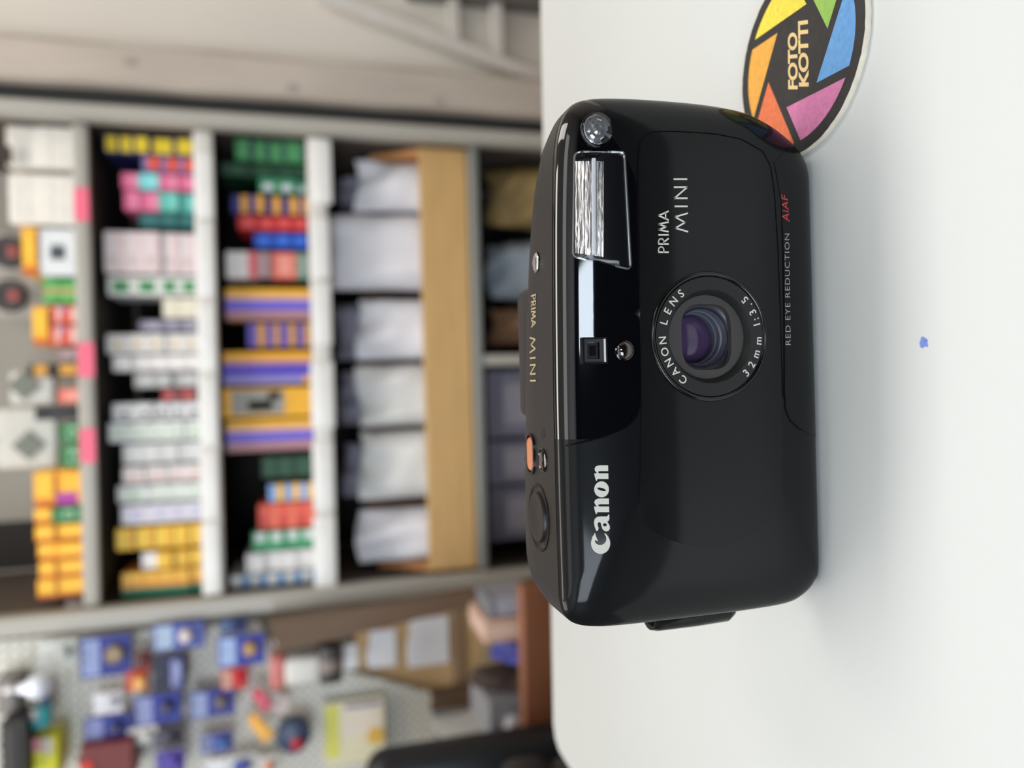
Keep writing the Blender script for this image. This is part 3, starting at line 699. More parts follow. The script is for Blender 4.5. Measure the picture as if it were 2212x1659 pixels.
for x0, x1 in ((XL - .036, XL), (XR, XR + .030)):
    MB().box(x0, x1, 1.575, 1.612, FLOOR, 1.25, b=.004).build('post', m_post, unit)
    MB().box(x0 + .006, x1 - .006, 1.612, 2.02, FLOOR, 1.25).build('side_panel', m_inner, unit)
    MB().box(x0, x1, 2.02, 2.05, FLOOR, 1.25, b=.004).build('post', m_post, unit)
zA, zB, zC, zE = zz(166), zz(428), zz(674), zz(1024)
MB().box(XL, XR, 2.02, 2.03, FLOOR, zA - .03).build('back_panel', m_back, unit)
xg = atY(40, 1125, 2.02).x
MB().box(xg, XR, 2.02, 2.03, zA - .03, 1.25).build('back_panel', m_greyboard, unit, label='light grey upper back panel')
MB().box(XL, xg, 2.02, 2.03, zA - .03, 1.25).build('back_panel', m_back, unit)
def shelf(zt, zb, mt, Yb=2.02, seg=None):
    MB().box(XL, XR, 1.615, Yb, zt - .02, zt - .001).build('shelf_board', m_shelf, unit)
    r_ = MB().rbox(XL + .002, XR - .002, 1.597, 1.615, zb, zt, b=.006, seg=2).build('price_rail', mt, unit, smooth=40)
    return r_
rA = shelf(zA, zz(203), m_post); rB = shelf(zB, zz(472), m_rail); rC = shelf(zC, zz(716), m_rail); rE = shelf(zE, zz(1044), mat('lower_rail', (140, 142, 138), .5))
zF = zz(1215); shelf(zF, zz(1240), m_post)
m_pink = mat('pink_label', (250, 112, 140), .5)
for y0, y1, xa, xb in ((405, 477, 160, 192), (740, 815, 168, 203), (925, 1000, 172, 206)):
    X0, X1, Z0, Z1 = rect(xa, xb, y0, y1, 1.595)
    MB().box(X0, X1, 1.5945, 1.5962, Z0, Z1, b=.0005).build('price_label', m_pink, rA, label='bright pink price label')
m_rl = mat('rail_label_white', (240, 238, 234), .35, noise=.05, nscale=40)
for y0, y1, xa, xb in ((300, 440, 672, 716), (470, 600, 672, 712), (610, 745, 674, 716), (782, 925, 672, 722), (955, 1102, 676, 722), (1115, 1280, 678, 726)):
    X0, X1, Z0, Z1 = rect(xa, xb, y0, y1, 1.592)
    MB().rbox(X0, X1, 1.590, 1.596, Z0, Z1, b=.004, seg=2).build('price_label', m_rl, rC, smooth=40)
for y0, y1 in ((330, 470), (480, 640), (655, 800), (815, 960), (975, 1120), (1130, 1285)):
    X0, X1, Z0, Z1 = rect(429 + (y0 - 780) * .02, 470 + (y0 - 780) * .02, y0, y1, 1.592)
    MB().rbox(X0, X1, 1.590, 1.596, Z0, Z1, b=.004, seg=2).build('price_label', m_rl, rB, smooth=40)
X0, X1, Z0, Z1 = rect(1045, 1215, 766, 788, 1.615)
MB().box(X0, X1, 1.60, 2.02, zF, zE - .022, b=.002).build('divider', m_post, unit)

# ---- film cartons, one object each
ORD = ['topmost', 'second down', 'third down', 'fourth down', 'fifth down', 'sixth down']
def pos_word(i, n): return 'the only one' if n == 1 else ('lowest' if i == n - 1 else ORD[i])
def carton(X0, X1, Y0, Y1, Z0, Z1, style, name, label, cat, group):
    base, patches = style
    mats = [C(base)]; mb = MB().box(X0, X1, Y0, Y1, Z0, Z1, b=.0012)
    W, H = X1 - X0, Z1 - Z0
    for u0, u1, v0, v1, c in patches:
        mt = C(c)
        if mt not in mats: mats.append(mt)
        mb.box(X0 + u0 * W, X0 + u1 * W, Y0 - .0006, Y0 + .0005, Z0 + v0 * H, Z0 + v1 * H, mats.index(mt))
    # tuck flap line on top
    mb.box(X0 + .1 * W, X1 - .1 * W, Y0 + .001, Y0 + .004, Z1 - .0004, Z1 + .0002, 0)
    return mb.build(name, mats, label=label, cat=cat, group=group)
NAVY, YEL, ORA, GRN, RED, BLU, PUR, WHT = (42, 44, 98), (238, 208, 44), (246, 176, 38), (48, 128, 74), (206, 52, 52), (44, 98, 206), (104, 92, 200), (226, 222, 218)
ST = {
 'navy carton with a yellow end': (NAVY, [(.12, .9, .12, .88, YEL)]),
 'lilac carton with an orange-red end': ((138, 118, 168), [(.1, .9, .05, .68, (232, 84, 50))]),
 'pink carton': ((226, 108, 150), [(.08, .92, .1, .5, (236, 140, 172))]),
 'pale teal carton': ((120, 212, 214), [(.1, .9, .15, .6, (150, 226, 226))]),
 'teal carton': ((96, 192, 178), [(.1, .9, .1, .5, (128, 208, 196))]),
 'dark teal carton': ((40, 96, 98), [(.1, .9, .2, .7, (52, 116, 114))]),
 'white carton with pale pink print': ((228, 214, 214), [(.05, .95, .1, .25, (236, 200, 204)), (.2, .4, .45, .8, (214, 196, 190))]),
 'white carton with a green patch': ((218, 218, 214), [(.2, .75, .2, .8, (70, 158, 90)), (.45, .58, .3, .7, (228, 228, 224))]),
 'cream carton': ((232, 226, 206), [(.1, .9, .1, .35, (222, 214, 190))]),
 'grey-violet carton': ((134, 128, 148), [(.15, .85, .2, .7, (170, 166, 180))]),
 'white carton with a gold mark': (WHT, [(.3, .6, .3, .62, (214, 186, 130)), (.05, .95, .84, .94, (206, 200, 196))]),
 'plain white carton': ((228, 224, 222), [(.15, .85, .15, .5, (240, 236, 234)), (.1, .2, .6, .85, (190, 186, 184))]),
 'pale grey carton': ((176, 176, 174), [(.1, .9, .2, .6, (196, 196, 196))]),
 'dull red carton': ((176, 70, 68), [(.1, .9, .1, .35, (80, 76, 82)), (.4, .7, .45, .8, (200, 108, 104))]),
 'white carton with grey print': ((206, 206, 206), [(.15, .85, .25, .8, (222, 222, 224)), (.25, .5, .3, .6, (180, 184, 192))]),
 'white carton with a small green mark': ((222, 226, 220), [(.35, .5, .25, .6, (128, 190, 120)), (.05, .95, .88, .96, (196, 198, 194))]),
 'off-white carton': ((206, 206, 204), [(.1, .9, .1, .5, (216, 218, 218))]),
 'white carton with red print': ((224, 216, 214), [(.25, .42, .2, .8, (226, 160, 158)), (.55, .9, .2, .4, (206, 200, 200))]),
 'white carton with violet print': ((214, 212, 222), [(.3, .7, .2, .6, (190, 184, 214))]),
 'amber yellow carton': ((236, 182, 46), [(.1, .9, .55, .92, (244, 206, 70)), (.1, .9, .0, .1, (120, 80, 30))]),
 'orange carton with a green end': ((230, 160, 56), [(.0, .36, .0, 1, (38, 118, 88)), (.7, .95, .1, .9, (240, 196, 70))]),
 'green carton with a navy edge': ((64, 138, 82), [(0, 1, 0, .18, (50, 50, 90)), (.15, .8, .35, .85, (84, 158, 100))]),
 'dark green carton': ((26, 66, 44), [(.1, .9, .3, .7, (34, 84, 56))]),
 'green and white carton': ((52, 140, 98), [(.1, .6, .25, .8, (206, 208, 220))]),
 'orange and navy carton': ((58, 58, 128), [(0, 1, .0, .48, (234, 168, 54))]),
 'red carton': ((196, 44, 46), [(.15, .85, .2, .75, (222, 84, 82))]),
 'blue carton': ((28, 78, 180), [(.15, .85, .25, .8, (58, 112, 222))]),
 'purple and orange carton': ((206, 148, 70), [(0, 1, .5, 1, (96, 80, 176))]),
 'bright yellow and light blue carton': ((246, 196, 90), [(0, 1, .52, 1, (132, 176, 236))]),
 'coral red carton': ((232, 92, 70), [(.0, 1, .0, .3, (238, 120, 92)), (.1, .4, .55, .9, (190, 52, 48))]),
 'green carton with white print': ((64, 158, 108), [(.5, .95, .2, .8, (222, 230, 228))]),
 'white carton with a blue end': ((220, 220, 220), [(.0, .9, .0, .42, (90, 150, 206)), (.3, .8, .6, .9, (236, 236, 236))]),
 'tall yellow carton with a purple stripe': ((238, 178, 48), [(0, .3, .0, 1, (176, 128, 136)), (.3, .62, 0, 1, (104, 94, 212)), (.62, .76, 0, 1, (222, 172, 150))]),
 'tall yellow carton with a deep purple lower half': ((240, 172, 34), [(0, .22, .1, 1, (150, 140, 200)), (.22, .62, 0, 1, (84, 66, 188)), (.62, .74, 0, 1, (206, 146, 130))]),
 'tall yellow carton with a grey photograph': ((240, 178, 44), [(.1, .92, .32, .9, (150, 148, 140)), (.25, .55, .45, .72, (222, 216, 206)), (.6, .85, .36, .5, (80, 78, 74))]),
 'vivid orange carton': ((252, 184, 40), [(0, .16, 0, 1, (206, 96, 30)), (.25, .9, .0, .1, (140, 70, 30)), (.3, .9, .2, .85, (255, 198, 60))]),
 'vivid orange carton with magenta side': ((250, 170, 44), [(.0, .35, .3, 1, (176, 60, 160)), (.4, .9, .2, .8, (255, 190, 50))]),
 'green carton with white script': ((52, 126, 72), [(.15, .85, .35, .65, (150, 200, 160)), (.3, .6, .42, .58, (222, 234, 222))]),
 'black carton': ((34, 32, 34), [(.1, .9, .3, .7, (48, 46, 48))]),
 'black carton with a gold label': ((40, 38, 36), [(.08, .92, .2, .75, (214, 156, 60))]),
 'pinkish red carton': ((228, 120, 104), [(.15, .85, .2, .7, (240, 156, 140))]),
 'green and tan carton': ((80, 172, 88), [(.4, .6, 0, 1, (196, 160, 110)), (.05, .3, .4, .9, (110, 190, 100))]),
 'red and white carton': ((228, 100, 84), [(.1, .9, .35, .6, (240, 206, 196)), (.6, .95, .05, .3, (180, 170, 210))]),
 'mauve carton': ((150, 126, 130), [(.1, .9, .3, .8, (176, 150, 152))]),
 'plain white box with faint drawer lines': ((236, 230, 220), [(.04, .96, .32, .35, (212, 206, 198)), (.04, .96, .64, .67, (212, 206, 198))]),
 'white clear-topped pouch': ((228, 230, 232), [(.35, .65, .35, .72, (70, 76, 84)), (.1, .9, .8, .95, (244, 246, 248))]),
 'white round tub with red side': ((232, 228, 224), [(0, 1, 0, .3, (226, 110, 116))]),
 'grey-green carton': ((120, 146, 130), [(.2, .8, .2, .7, (150, 170, 156))]),
}
def stack(zs, y0, y1, xs, styles, where, Y=1.635, depth=.115, name='film_carton', cat='carton', group=None):
    if isinstance(styles, str): styles = [styles] * (len(xs) - 1)
    yc = (y0 + y1) / 2; n_ = len(xs) - 1
    X0, X1 = max(atY((xs[0] + xs[-1]) / 2, y1, Y).x + .0012, XL + .002), min(atY((xs[0] + xs[-1]) / 2, y0, Y).x - .0012, XR - .002)
    zb = [atY(x, yc, Y).z for x in xs]; zb[-1] = zs
    if n_ > 1 and zb[-2] - zb[-1] < .018: zb[-2] = zb[-1] + .018
    for i in range(n_):
        st = styles[i]; jy = random.uniform(-.004, .006)
        same = [k for k in range(n_) if styles[k] == st]
        lb = st + ', ' + (pos_word(i, n_) + ', ' if n_ > 1 else '') + where
        carton(X0, X1, Y + jy, Y + jy + depth, zb[i + 1] + .0002, zb[i], ST[st], name, lb, cat, group or 'film cartons on the shelf unit')
MS = 'middle shelf '; LS = 'lower shelf '; US = 'upper shelf '
w_g, w_p, w_gm = 'white carton with a green patch', 'plain white carton', 'white carton with a small green mark'
B_ = [
 (293, 337, [225, 257, 288, 325, 378, 428], 'navy carton with a yellow end', 'at the right end'),
 (339, 373, [308, 348, 388, 428], 'lilac carton with an orange-red end', 'beside the navy ones'),
 (375, 412, [262, 300, 345, 387, 428], ['pink carton', 'pale teal carton', 'pink carton', 'pink carton'], 'beside the lilac ones'),
 (414, 458, [268, 303, 345, 387, 428], ['pink carton', 'pink carton', 'teal carton', 'teal carton'], 'second of the pink and teal stacks'),
 (460, 492, [300, 345, 385, 428], 'dark teal carton', 'left of the teal ones'),
 (500, 592, [225, 268, 308, 346, 386, 428], 'white carton with pale pink print', 'of wide pale boxes'),
 (596, 640, [232, 290, 345, 388, 428], w_g, 'left of the wide pale boxes'),
 (643, 688, [352, 390, 428], 'cream carton', 'low, left of the green-patched ones'),
 (690, 716, [300, 355, 388, 428], 'grey-violet carton', 'left of the cream ones'),
 (720, 764, [228, 272, 315, 355, 393, 428], 'white carton with a gold mark', 'near the middle'),
 (766, 802, [243, 283, 320, 356, 393, 428], w_p, 'left of the gold-marked ones'),
 (804, 838, [290, 335, 370, 428], 'pale grey carton', 'right of the dull red ones'),
 (840, 866, [350, 390, 428], 'dull red carton', 'low, in the middle'),
 (868, 908, [243, 290, 330, 365, 397, 428], 'white carton with grey print', 'left of the dull red ones'),
 (910, 954, [233, 276, 320, 362, 398, 428], w_gm, 'left of the grey-printed ones'),
 (956, 1000, [265, 305, 342, 385, 428], 'off-white carton', 'left of the middle'),
 (1004, 1042, [265, 312, 360, 400, 428], 'white carton with red print', 'left of the off-white ones'),
 (1046, 1084, [252, 320, 362, 400, 428], w_gm, 'left of the red-printed ones'),
 (1087, 1130, [262, 320, 360, 398, 428], 'white carton with violet print', 'right of the amber ones'),
 (1136, 1186, [250, 292, 335, 378, 410, 428], 'amber yellow carton', 'left of the white ones'),
 (1190, 1228, [305, 340, 376, 410, 428], [w_p, 'amber yellow carton', 'amber yellow carton', 'amber yellow carton'], 'between amber and orange-green'),
 (1232, 1290, [262, 312, 340, 378, 410, 428], 'orange carton with a green end', 'at the left end')]
for y0, y1, xs, st, wh in B_: stack(zB, y0, y1, xs, st, MS + wh)
C_ = [
 (296, 350, [508, 546, 580, 616, 674], 'green carton with a navy edge', 'at the right end'),
 (354, 384, [478, 540, 600, 640, 674], 'dark green carton', 'second from the right end'),
 (386, 418, [560, 600, 640, 674], 'green and white carton', 'beside the dark green ones'),
 (422, 462, [500, 537, 570, 606, 643, 674], 'orange and navy carton', 'right of the red ones'),
 (466, 499, [514, 556, 594, 632, 674], 'red carton', 'right of the blue ones'),
 (502, 536, [548, 592, 632, 674], 'blue carton', 'left of the red ones'),
 (542, 602, [488, 556, 585, 640, 674], ['white round tub with red side', 'mauve carton', 'pinkish red carton', 'grey-green carton'], 'left of the blue ones'),
 (622, 692, [488, 674], 'tall yellow carton with a purple stripe', 'right of the small purple ones'),
 (697, 750, [535, 575, 605, 640, 674], 'purple and orange carton', 'between two tall yellow ones'),
 (758, 830, [482, 674], 'tall yellow carton with a deep purple lower half', 'near the middle'),
 (836, 902, [480, 674], 'tall yellow carton with a grey photograph', 'near the middle'),
 (905, 974, [490, 674], 'tall yellow carton with a purple stripe', 'left of the photograph carton'),
 (984, 1032, [565, 600, 635, 674], 'dark green carton', 'left of the tall yellow ones'),
 (1044, 1083, [580, 615, 648, 674], 'bright yellow and light blue carton', 'right of the coral ones'),
 (1086, 1142, [558, 600, 640, 674], 'coral red carton', 'left of the yellow-blue ones'),
 (1145, 1187, [545, 580, 615, 650, 674], 'green carton with white print', 'left of the coral ones'),
 (1190, 1233, [532, 570, 605, 640, 674], w_p, 'right of the blue-ended ones'),
 (1237, 1289, [498, 540, 578, 615, 652, 674], 'white carton with a blue end', 'at the left end')]
for y0, y1, xs, st, wh in C_: stack(zC, y0, y1, xs, st, LS + wh, depth=.14 if len(xs) > 2 else .06)
vo = 'vivid orange carton'
A_ = [
 (272, 364, [12, 84, 166], 'plain white box with faint drawer lines', 'at the right end'),
 (376, 486, [18, 86, 166], 'plain white box with faint drawer lines', 'second from the right end'),
 (492, 596, [48, 82, 166], [vo, 'white clear-topped pouch'], 'above the first pink label'),
 (602, 655, [92, 130, 166], 'green and tan carton', 'left of the white pouch'),
 (658, 700, [110, 138, 166], 'red and white carton', 'left of the green and tan ones'),
 (702, 746, [110, 138, 166], 'red and white carton', 'above the second pink label'),
 (754, 778, [122, 166], 'mauve carton', 'right of the gold label'),
 (784, 814, [60, 112, 166], 'black carton with a gold label', 'left of the mauve one'),
 (838, 872, [126, 166], 'pinkish red carton', 'left of the gold-labelled ones'),
 (876, 908, [75, 166], 'black carton', 'right of the green script ones'),
 (914, 957, [130, 166], 'green carton with white script', 'beside the black one'),
 (960, 1012, [130, 166], 'green carton with white script', 'right of the orange pile'),
 (1016, 1093, [72, 120, 166], [vo, 'vivid orange carton with magenta side'], 'of the wide orange pile'),
 (1096, 1130, [72, 112, 166], [vo, 'green carton with white script'], 'left of the wide orange pile'),
 (1133, 1170, [75, 120, 166], vo, 'first of the four orange stacks from the right'),
 (1172, 1208, [80, 122, 166], vo, 'second of the four orange stacks from the right'),
 (1210, 1246, [85, 124, 166], vo, 'third of the four orange stacks from the right'),
 (1248, 1290, [82, 126, 166], vo, 'leftmost of the four orange stacks')]
for y0, y1, xs, st, wh in A_: stack(zA, y0, y1, xs, st, US + wh)
X0, X1, Z0, Z1 = rect(80, 108, 662, 745, 1.635); zt_ = atY(110, 680, 1.635).z
carton(X0, X1, 1.637, 1.75, zt_ + .004, zt_ + .032, ST[vo], 'film_carton', 'long orange carton lying across the red and white cartons', 'carton', 'film cartons on the shelf unit')
X0, X1, Z0, Z1 = rect(18, 26, 318, 356, 1.63)
hb = MB().box(X0, X1, 1.618, 1.6305, Z0, Z1, b=.002)
# dark handle belongs to the upper right white box
for o in list(COL.objects):
    if o.get('label', '').startswith('plain white box with faint drawer lines, topmost') and o['label'].endswith('at the right end'):
        hb.build('handle', C((60, 62, 58)), o, label='dark grey handle')
c = atY(160, 1316, 1.65)
cn = thing('film_canister', 'small white film canister at the left end of the upper shelf', 'canister', (c.x, 1.66, zA))
MB().lathe([(.0145, .0002), (.0155, .002), (.0155, .030), (.0145, .032)], (c.x, 1.66, zA), 'z', 24).build('can', C((196, 190, 194)), cn, smooth=40)
MB().lathe([(.0165, .032), (.0168, .034), (.0168, .040), (.015, .042), (.004, .042), (.004, .045)], (c.x, 1.66, zA), 'z', 24).build('lid', C((226, 222, 224)), cn, smooth=40)
# film reels and pouches hanging from the grey back panel
for k, (px, py, wh) in enumerate(((20, 546, 'above the white pouch'), (22, 640, 'above the green and tan cartons'))):
    c = atY(px, py, 1.80); t = thing('film_reel', 'dark bulk film reel in a grey card hanging ' + wh, 'film reel', (c.x, 1.80, c.z - .04), 'hanging film reels')
    MB().rbox(c.x - .043, c.x + .043, 1.805, 1.809, c.z - .05, c.z + .075, b=.004).build('card', C((176, 170, 162)), t)
    MB().lathe([(.030, .004), (.033, .002), (.033, -.012), (.030, -.016), (.016, -.016), (.014, -.012)], (c.x, 1.80, c.z), 'y', 32).build('reel', C((64, 58, 58)), t, smooth=40)
    MB().lathe([(.013, -.010), (.012, -.018), (.006, -.020)], (c.x, 1.80, c.z - .012), 'y', 20).build('hub', C((150, 70, 66)), t, smooth=40)
    MB().tube([(c.x, 1.798, c.z + .07), (c.x, 2.019, c.z + .07)], .002, 8).build('hook', m_post, t)
for k, (x0, x1, y0, y1, dx, dy, wh) in enumerate(((22, 122, 800, 874, 52, 832, 'behind the pinkish red carton'), (-8, 128, 880, 1012, 62, 962, 'behind the green script cartons'))):
    X0, X1, Z0, Z1 = rect(x0, x1, y0, y1, 1.78)
    t = thing('clear_pouch', 'whitish plastic pouch with a grey diamond-shaped chip hanging ' + wh, 'pouch', ((X0 + X1) / 2, 1.78, Z0), 'hanging pouches')
    MB().rbox(X0, X1, 1.770, 1.792, Z0, Z1, b=.009, seg=3).build('bag', mat('milky_plastic', (206, 204, 196), .35, noise=.08, nscale=18, bump=.8, bscale=40), t, smooth=50)
    c = atY(dx, dy, 1.768); h_ = .030
    MB().prism([(c.x - h_, c.z), (c.x, c.z - h_), (c.x + h_, c.z), (c.x, c.z + h_)], 1.764, 1.7705).build('chip', C((118, 122, 112)), t)
    MB().tube([((X0 + X1) / 2, 1.765, Z1 - .006), ((X0 + X1) / 2, 2.019, Z1 - .006)], .002, 8).build('hook', m_post, t)

# ---- wooden crate with white bags
m_wood = mat('pale_wood', (206, 166, 108), .55, noise=.10, nscale=12, stretch=(.6, 1, 6), bump=.1, bscale=60)
m_woode = mat('orange_wood', (206, 146, 92), .6, noise=.08, nscale=20)
crate = thing('wooden_crate', 'long pale wooden crate holding white bags on the lower shelf', 'crate', (.05, 1.8, zE))
CXa, CXb = atY(960, 1243, 1.62).x, atY(960, 302, 1.62).x
CXa, CXb = max(CXa, XL + .004), min(CXb, XR - .004)
zp = zz(916, 1.62)
MB().box(CXa, CXb, 1.618, 1.632, zE + .001, zp, b=.002).build('front_plank', m_wood, crate)
MB().box(CXa, CXb, 1.98, 1.994, zE + .001, zp + .10, b=.002).build('back_plank', m_woode, crate)
for a, b in ((CXa, CXa + .012), (CXb - .012, CXb)):
    MB().prism([(1.632, zE + .001), (1.98, zE + .001), (1.98, zp + .10), (1.70, zp + .10), (1.632, zp)], a, b, axis='x').build('side_plank', m_woode, crate)
MB().box(CXa + .012, CXb - .012, 1.632, 1.98, zE + .001, zE + .010).build('base_board', m_woode, crate)
def bag(X0, X1, Y0, Y1, Z0, Z1, mt, label, group, name='paper_bag', cat='bag', fold=.006, seed=0, taper=.0, print_c=None):
    rnd = random.Random(seed); ph = [rnd.uniform(0, 6) for _ in range(6)]
    NX, NZ = 14, 14; vs = []; 
    def pt(s, t, side):
        e = (1 - (2 * s - 1) ** 4) * (1 - max(0, (t - .55) / .45) ** 2 * .92)
        x = X0 + (X1 - X0) * (s + taper * (t - .5) * (s - .5)); z = Z0 + (Z1 - Z0) * t
        mid = (Y0 + Y1) / 2 + .25 * (Y1 - Y0) * max(0, t - .4)
        w_ = fold * (math.sin(9 * s + ph[0] + 3 * t) + .7 * math.sin(15 * s * t + ph[1]) + .6 * math.sin(11 * t + ph[2] + 4 * s)) * (.3 + t) * min(1, t * 4)
        return (x, mid - side * ((Y1 - Y0) / 2 * max(e, .03)) + w_, z + (.006 * math.sin(5 * s + ph[3]) if t > .99 else 0))
    for side in (1, -1):
        for j in range(NZ + 1):
            for i in range(NX + 1): vs.append(pt(i / NX, j / NZ, side))
    K = (NX + 1) * (NZ + 1); q = lambda i, j, s: s * K + j * (NX + 1) + i; fs = []
    for s in (0, 1):
        for j in range(NZ):
            for i in range(NX): fs.append((q(i, j, s), q(i + 1, j, s), q(i + 1, j + 1, s), q(i, j + 1, s)))
    for j in range(NZ): fs += [(q(0, j, 0), q(0, j + 1, 0), q(0, j + 1, 1), q(0, j, 1)), (q(NX, j, 0), q(NX, j + 1, 0), q(NX, j + 1, 1), q(NX, j, 1))]
    for i in range(NX): fs += [(q(i, 0, 0), q(i + 1, 0, 0), q(i + 1, 0, 1), q(i, 0, 1)), (q(i, NZ, 0), q(i + 1, NZ, 0), q(i + 1, NZ, 1), q(i, NZ, 1))]
    return MB().add(vs, fs).build(name, mt, smooth=60, label=label, cat=cat, group=group)
m_bag = mat('white_bag', (238, 236, 241), .55, noise=.05, nscale=20, bump=.3, bscale=30)
m_bag2 = mat('grey_white_bag', (228, 227, 224), .6, noise=.06, nscale=20)
WH = ['at the right end of the crate', 'tall and wide, second from the right in the crate', 'third from the right in the crate', 'fourth from the right in the crate', 'fifth from the right in the crate', 'at the left end of the crate']
for k, (x0, y0, y1) in enumerate(((772, 312, 452), (700, 456, 624), (776, 642, 776), (776, 785, 922), (782, 930, 1082), (776, 1100, 1240))):
    X0, X1, _, Z1 = rect(x0, 1000, y0, y1, 1.645)
    bag(max(X0, CXa + .014) + .002, min(X1, CXb - .014) - .002, 1.645, 1.72, zE + .011, Z1, (m_bag, m_bag, m_bag, m_bag2, m_bag2, m_bag)[k], 'white paper bag ' + WH[k], 'white bags in the crate', seed=k)
for k, (x0, y0, y1, wh) in enumerate(((735, 335, 450, 'behind the rightmost white bag'), (728, 655, 775, 'behind the third white bag'), (738, 800, 915, 'behind the fourth white bag'), (745, 955, 1070, 'behind the fifth white bag'))):
    X0, X1, _, Z1 = rect(x0, 1000, y0, y1, 1.79)
    bag(max(X0, CXa + .016), min(X1, CXb - .016), 1.79, 1.85, zE + .011, Z1, mat('lilac_grey_bag', (160, 156, 172), .6, noise=.06, nscale=20), 'lilac-grey bag standing in the crate ' + wh, 'grey bags at the back of the crate', seed=20 + k)

# ---- lowest compartment
for k, (x0, y0, y1, rgb, nm, lb) in enumerate(((1068, 348, 484, (158, 132, 84), 'cloth_bag', 'tan cloth bag in the lowest compartment right of the divider'), (1070, 515, 642, (158, 168, 178), 'plastic_bag', 'pale blue-grey bag beside the tan one in the lowest compartment'), (1076, 660, 742, (150, 112, 82), 'paper_parcel', 'brown paper parcel beside the divider in the lowest compartment'))):
    X0, X1, _, Z1 = rect(x0, 1200, y0, y1, 1.66)
    bag(X0, X1, 1.66, 1.76, zF, Z1, mat(nm + '_mat', rgb, .7, noise=.25, nscale=14, bump=.4, bscale=25), lb, None, name=nm, cat='bag' if k < 2 else 'parcel', fold=.010, seed=40 + k, taper=-.12)
for k, (x0, y0, y1, lb) in enumerate(((1052, 798, 944, 'grey archive box left of the divider in the lowest compartment'), (1054, 950, 1046, 'grey archive box in the middle left of the lowest compartment'), (1058, 1050, 1165, 'grey archive box at the left end of the lowest compartment'))):
    X0, X1, _, Z1 = rect(x0, 1200, y0, y1, 1.66)
    t = thing('archive_box', lb, 'box', ((X0 + X1) / 2, 1.75, zF), 'grey archive boxes')
    MB().box(X0 + .002, X1 - .002, 1.66, 1.90, zF + .0005, Z1 - .03, b=.003).build('box_body', C((124, 122, 138)), t)
    MB().box(X0, X1, 1.656, 1.902, Z1 - .03, Z1, b=.003).build('lid', C((112, 110, 126)), t)
    MB().box(X0 + .2 * (X1 - X0), X1 - .2 * (X1 - X0), 1.6585, 1.6605, zF + .03, Z1 - .04, b=.0005).build('paper_label', C((158, 154, 164)), t)

# ------------------------------------------------------------------ left: pegboard with hanging stock
def pegmat():
    mt = mat('pegboard_white', (214, 212, 202), .6); nt = mt.node_tree; N = nt.nodes; L = nt.links; b = N['Principled BSDF']
    tc = N.new('ShaderNodeTexCoord'); sc_ = N.new('ShaderNodeVectorMath'); sc_.operation = 'SCALE'; sc_.inputs['Scale'].default_value = 52
    fr = N.new('ShaderNodeVectorMath'); fr.operation = 'FRACTION'; sb_ = N.new('ShaderNodeVectorMath'); sb_.operation = 'SUBTRACT'; sb_.inputs[1].default_value = (.5, .5, .5)
    ml = N.new('ShaderNodeVectorMath'); ml.operation = 'MULTIPLY'; ml.inputs[1].default_value = (1, 0, 1)
    ln = N.new('ShaderNodeVectorMath'); ln.operation = 'LENGTH'; gt = N.new('ShaderNodeMath'); gt.operation = 'GREATER_THAN'; gt.inputs[1].default_value = .2
    mx = N.new('ShaderNodeMix'); mx.data_type = 'RGBA'; mx.inputs[6].default_value = (.16, .155, .14, 1); mx.inputs[7].default_value = b.inputs['Base Color'].default_value
    L.new(tc.outputs['Object'], sc_.inputs[0]); L.new(sc_.outputs[0], fr.inputs[0]); L.new(fr.outputs[0], sb_.inputs[0]); L.new(sb_.outputs[0], ml.inputs[0]); L.new(ml.outputs[0], ln.inputs[0])
    L.new(ln.outputs['Value'], gt.inputs[0]); L.new(gt.outputs[0], mx.inputs[0]); L.new(mx.outputs[2], b.inputs['Base Color']); return mt
YP = 1.60
pg = [(-90, 1390), (560, 1343), (588, 1402), (700, 1442), (800, 1462), (930, 1497), (944, 1620), (948, 1760), (-90, 1790)]
pp = [(atY(*p, YP).x, atY(*p, YP).z) for p in pg]
peg = thing('pegboard', 'white perforated pegboard hung with photo accessories', 'pegboard', (pp[5][0], YP, pp[5][1]))
MB().prism(pp, YP, YP + .012).build('board', pegmat(), peg)
xs_ = [p[0] for p in pp]; zs2 = [p[1] for p in pp]
for x in (min(xs_) + .02, XL - .10):
    MB().box(x, x + .03, YP + .012, 2.25, .35, .38).build('batten', m_inner, peg)
m_hook = mat('hook_steel', (190, 190, 192), .3, metal=.8)
def hook_to(x, z, Y, t): MB().tube([(x, Y - .004, z - .004), (x, Y - .004, z), (x, YP + .004, z)], .0016, 8).build('hook', m_hook, t)
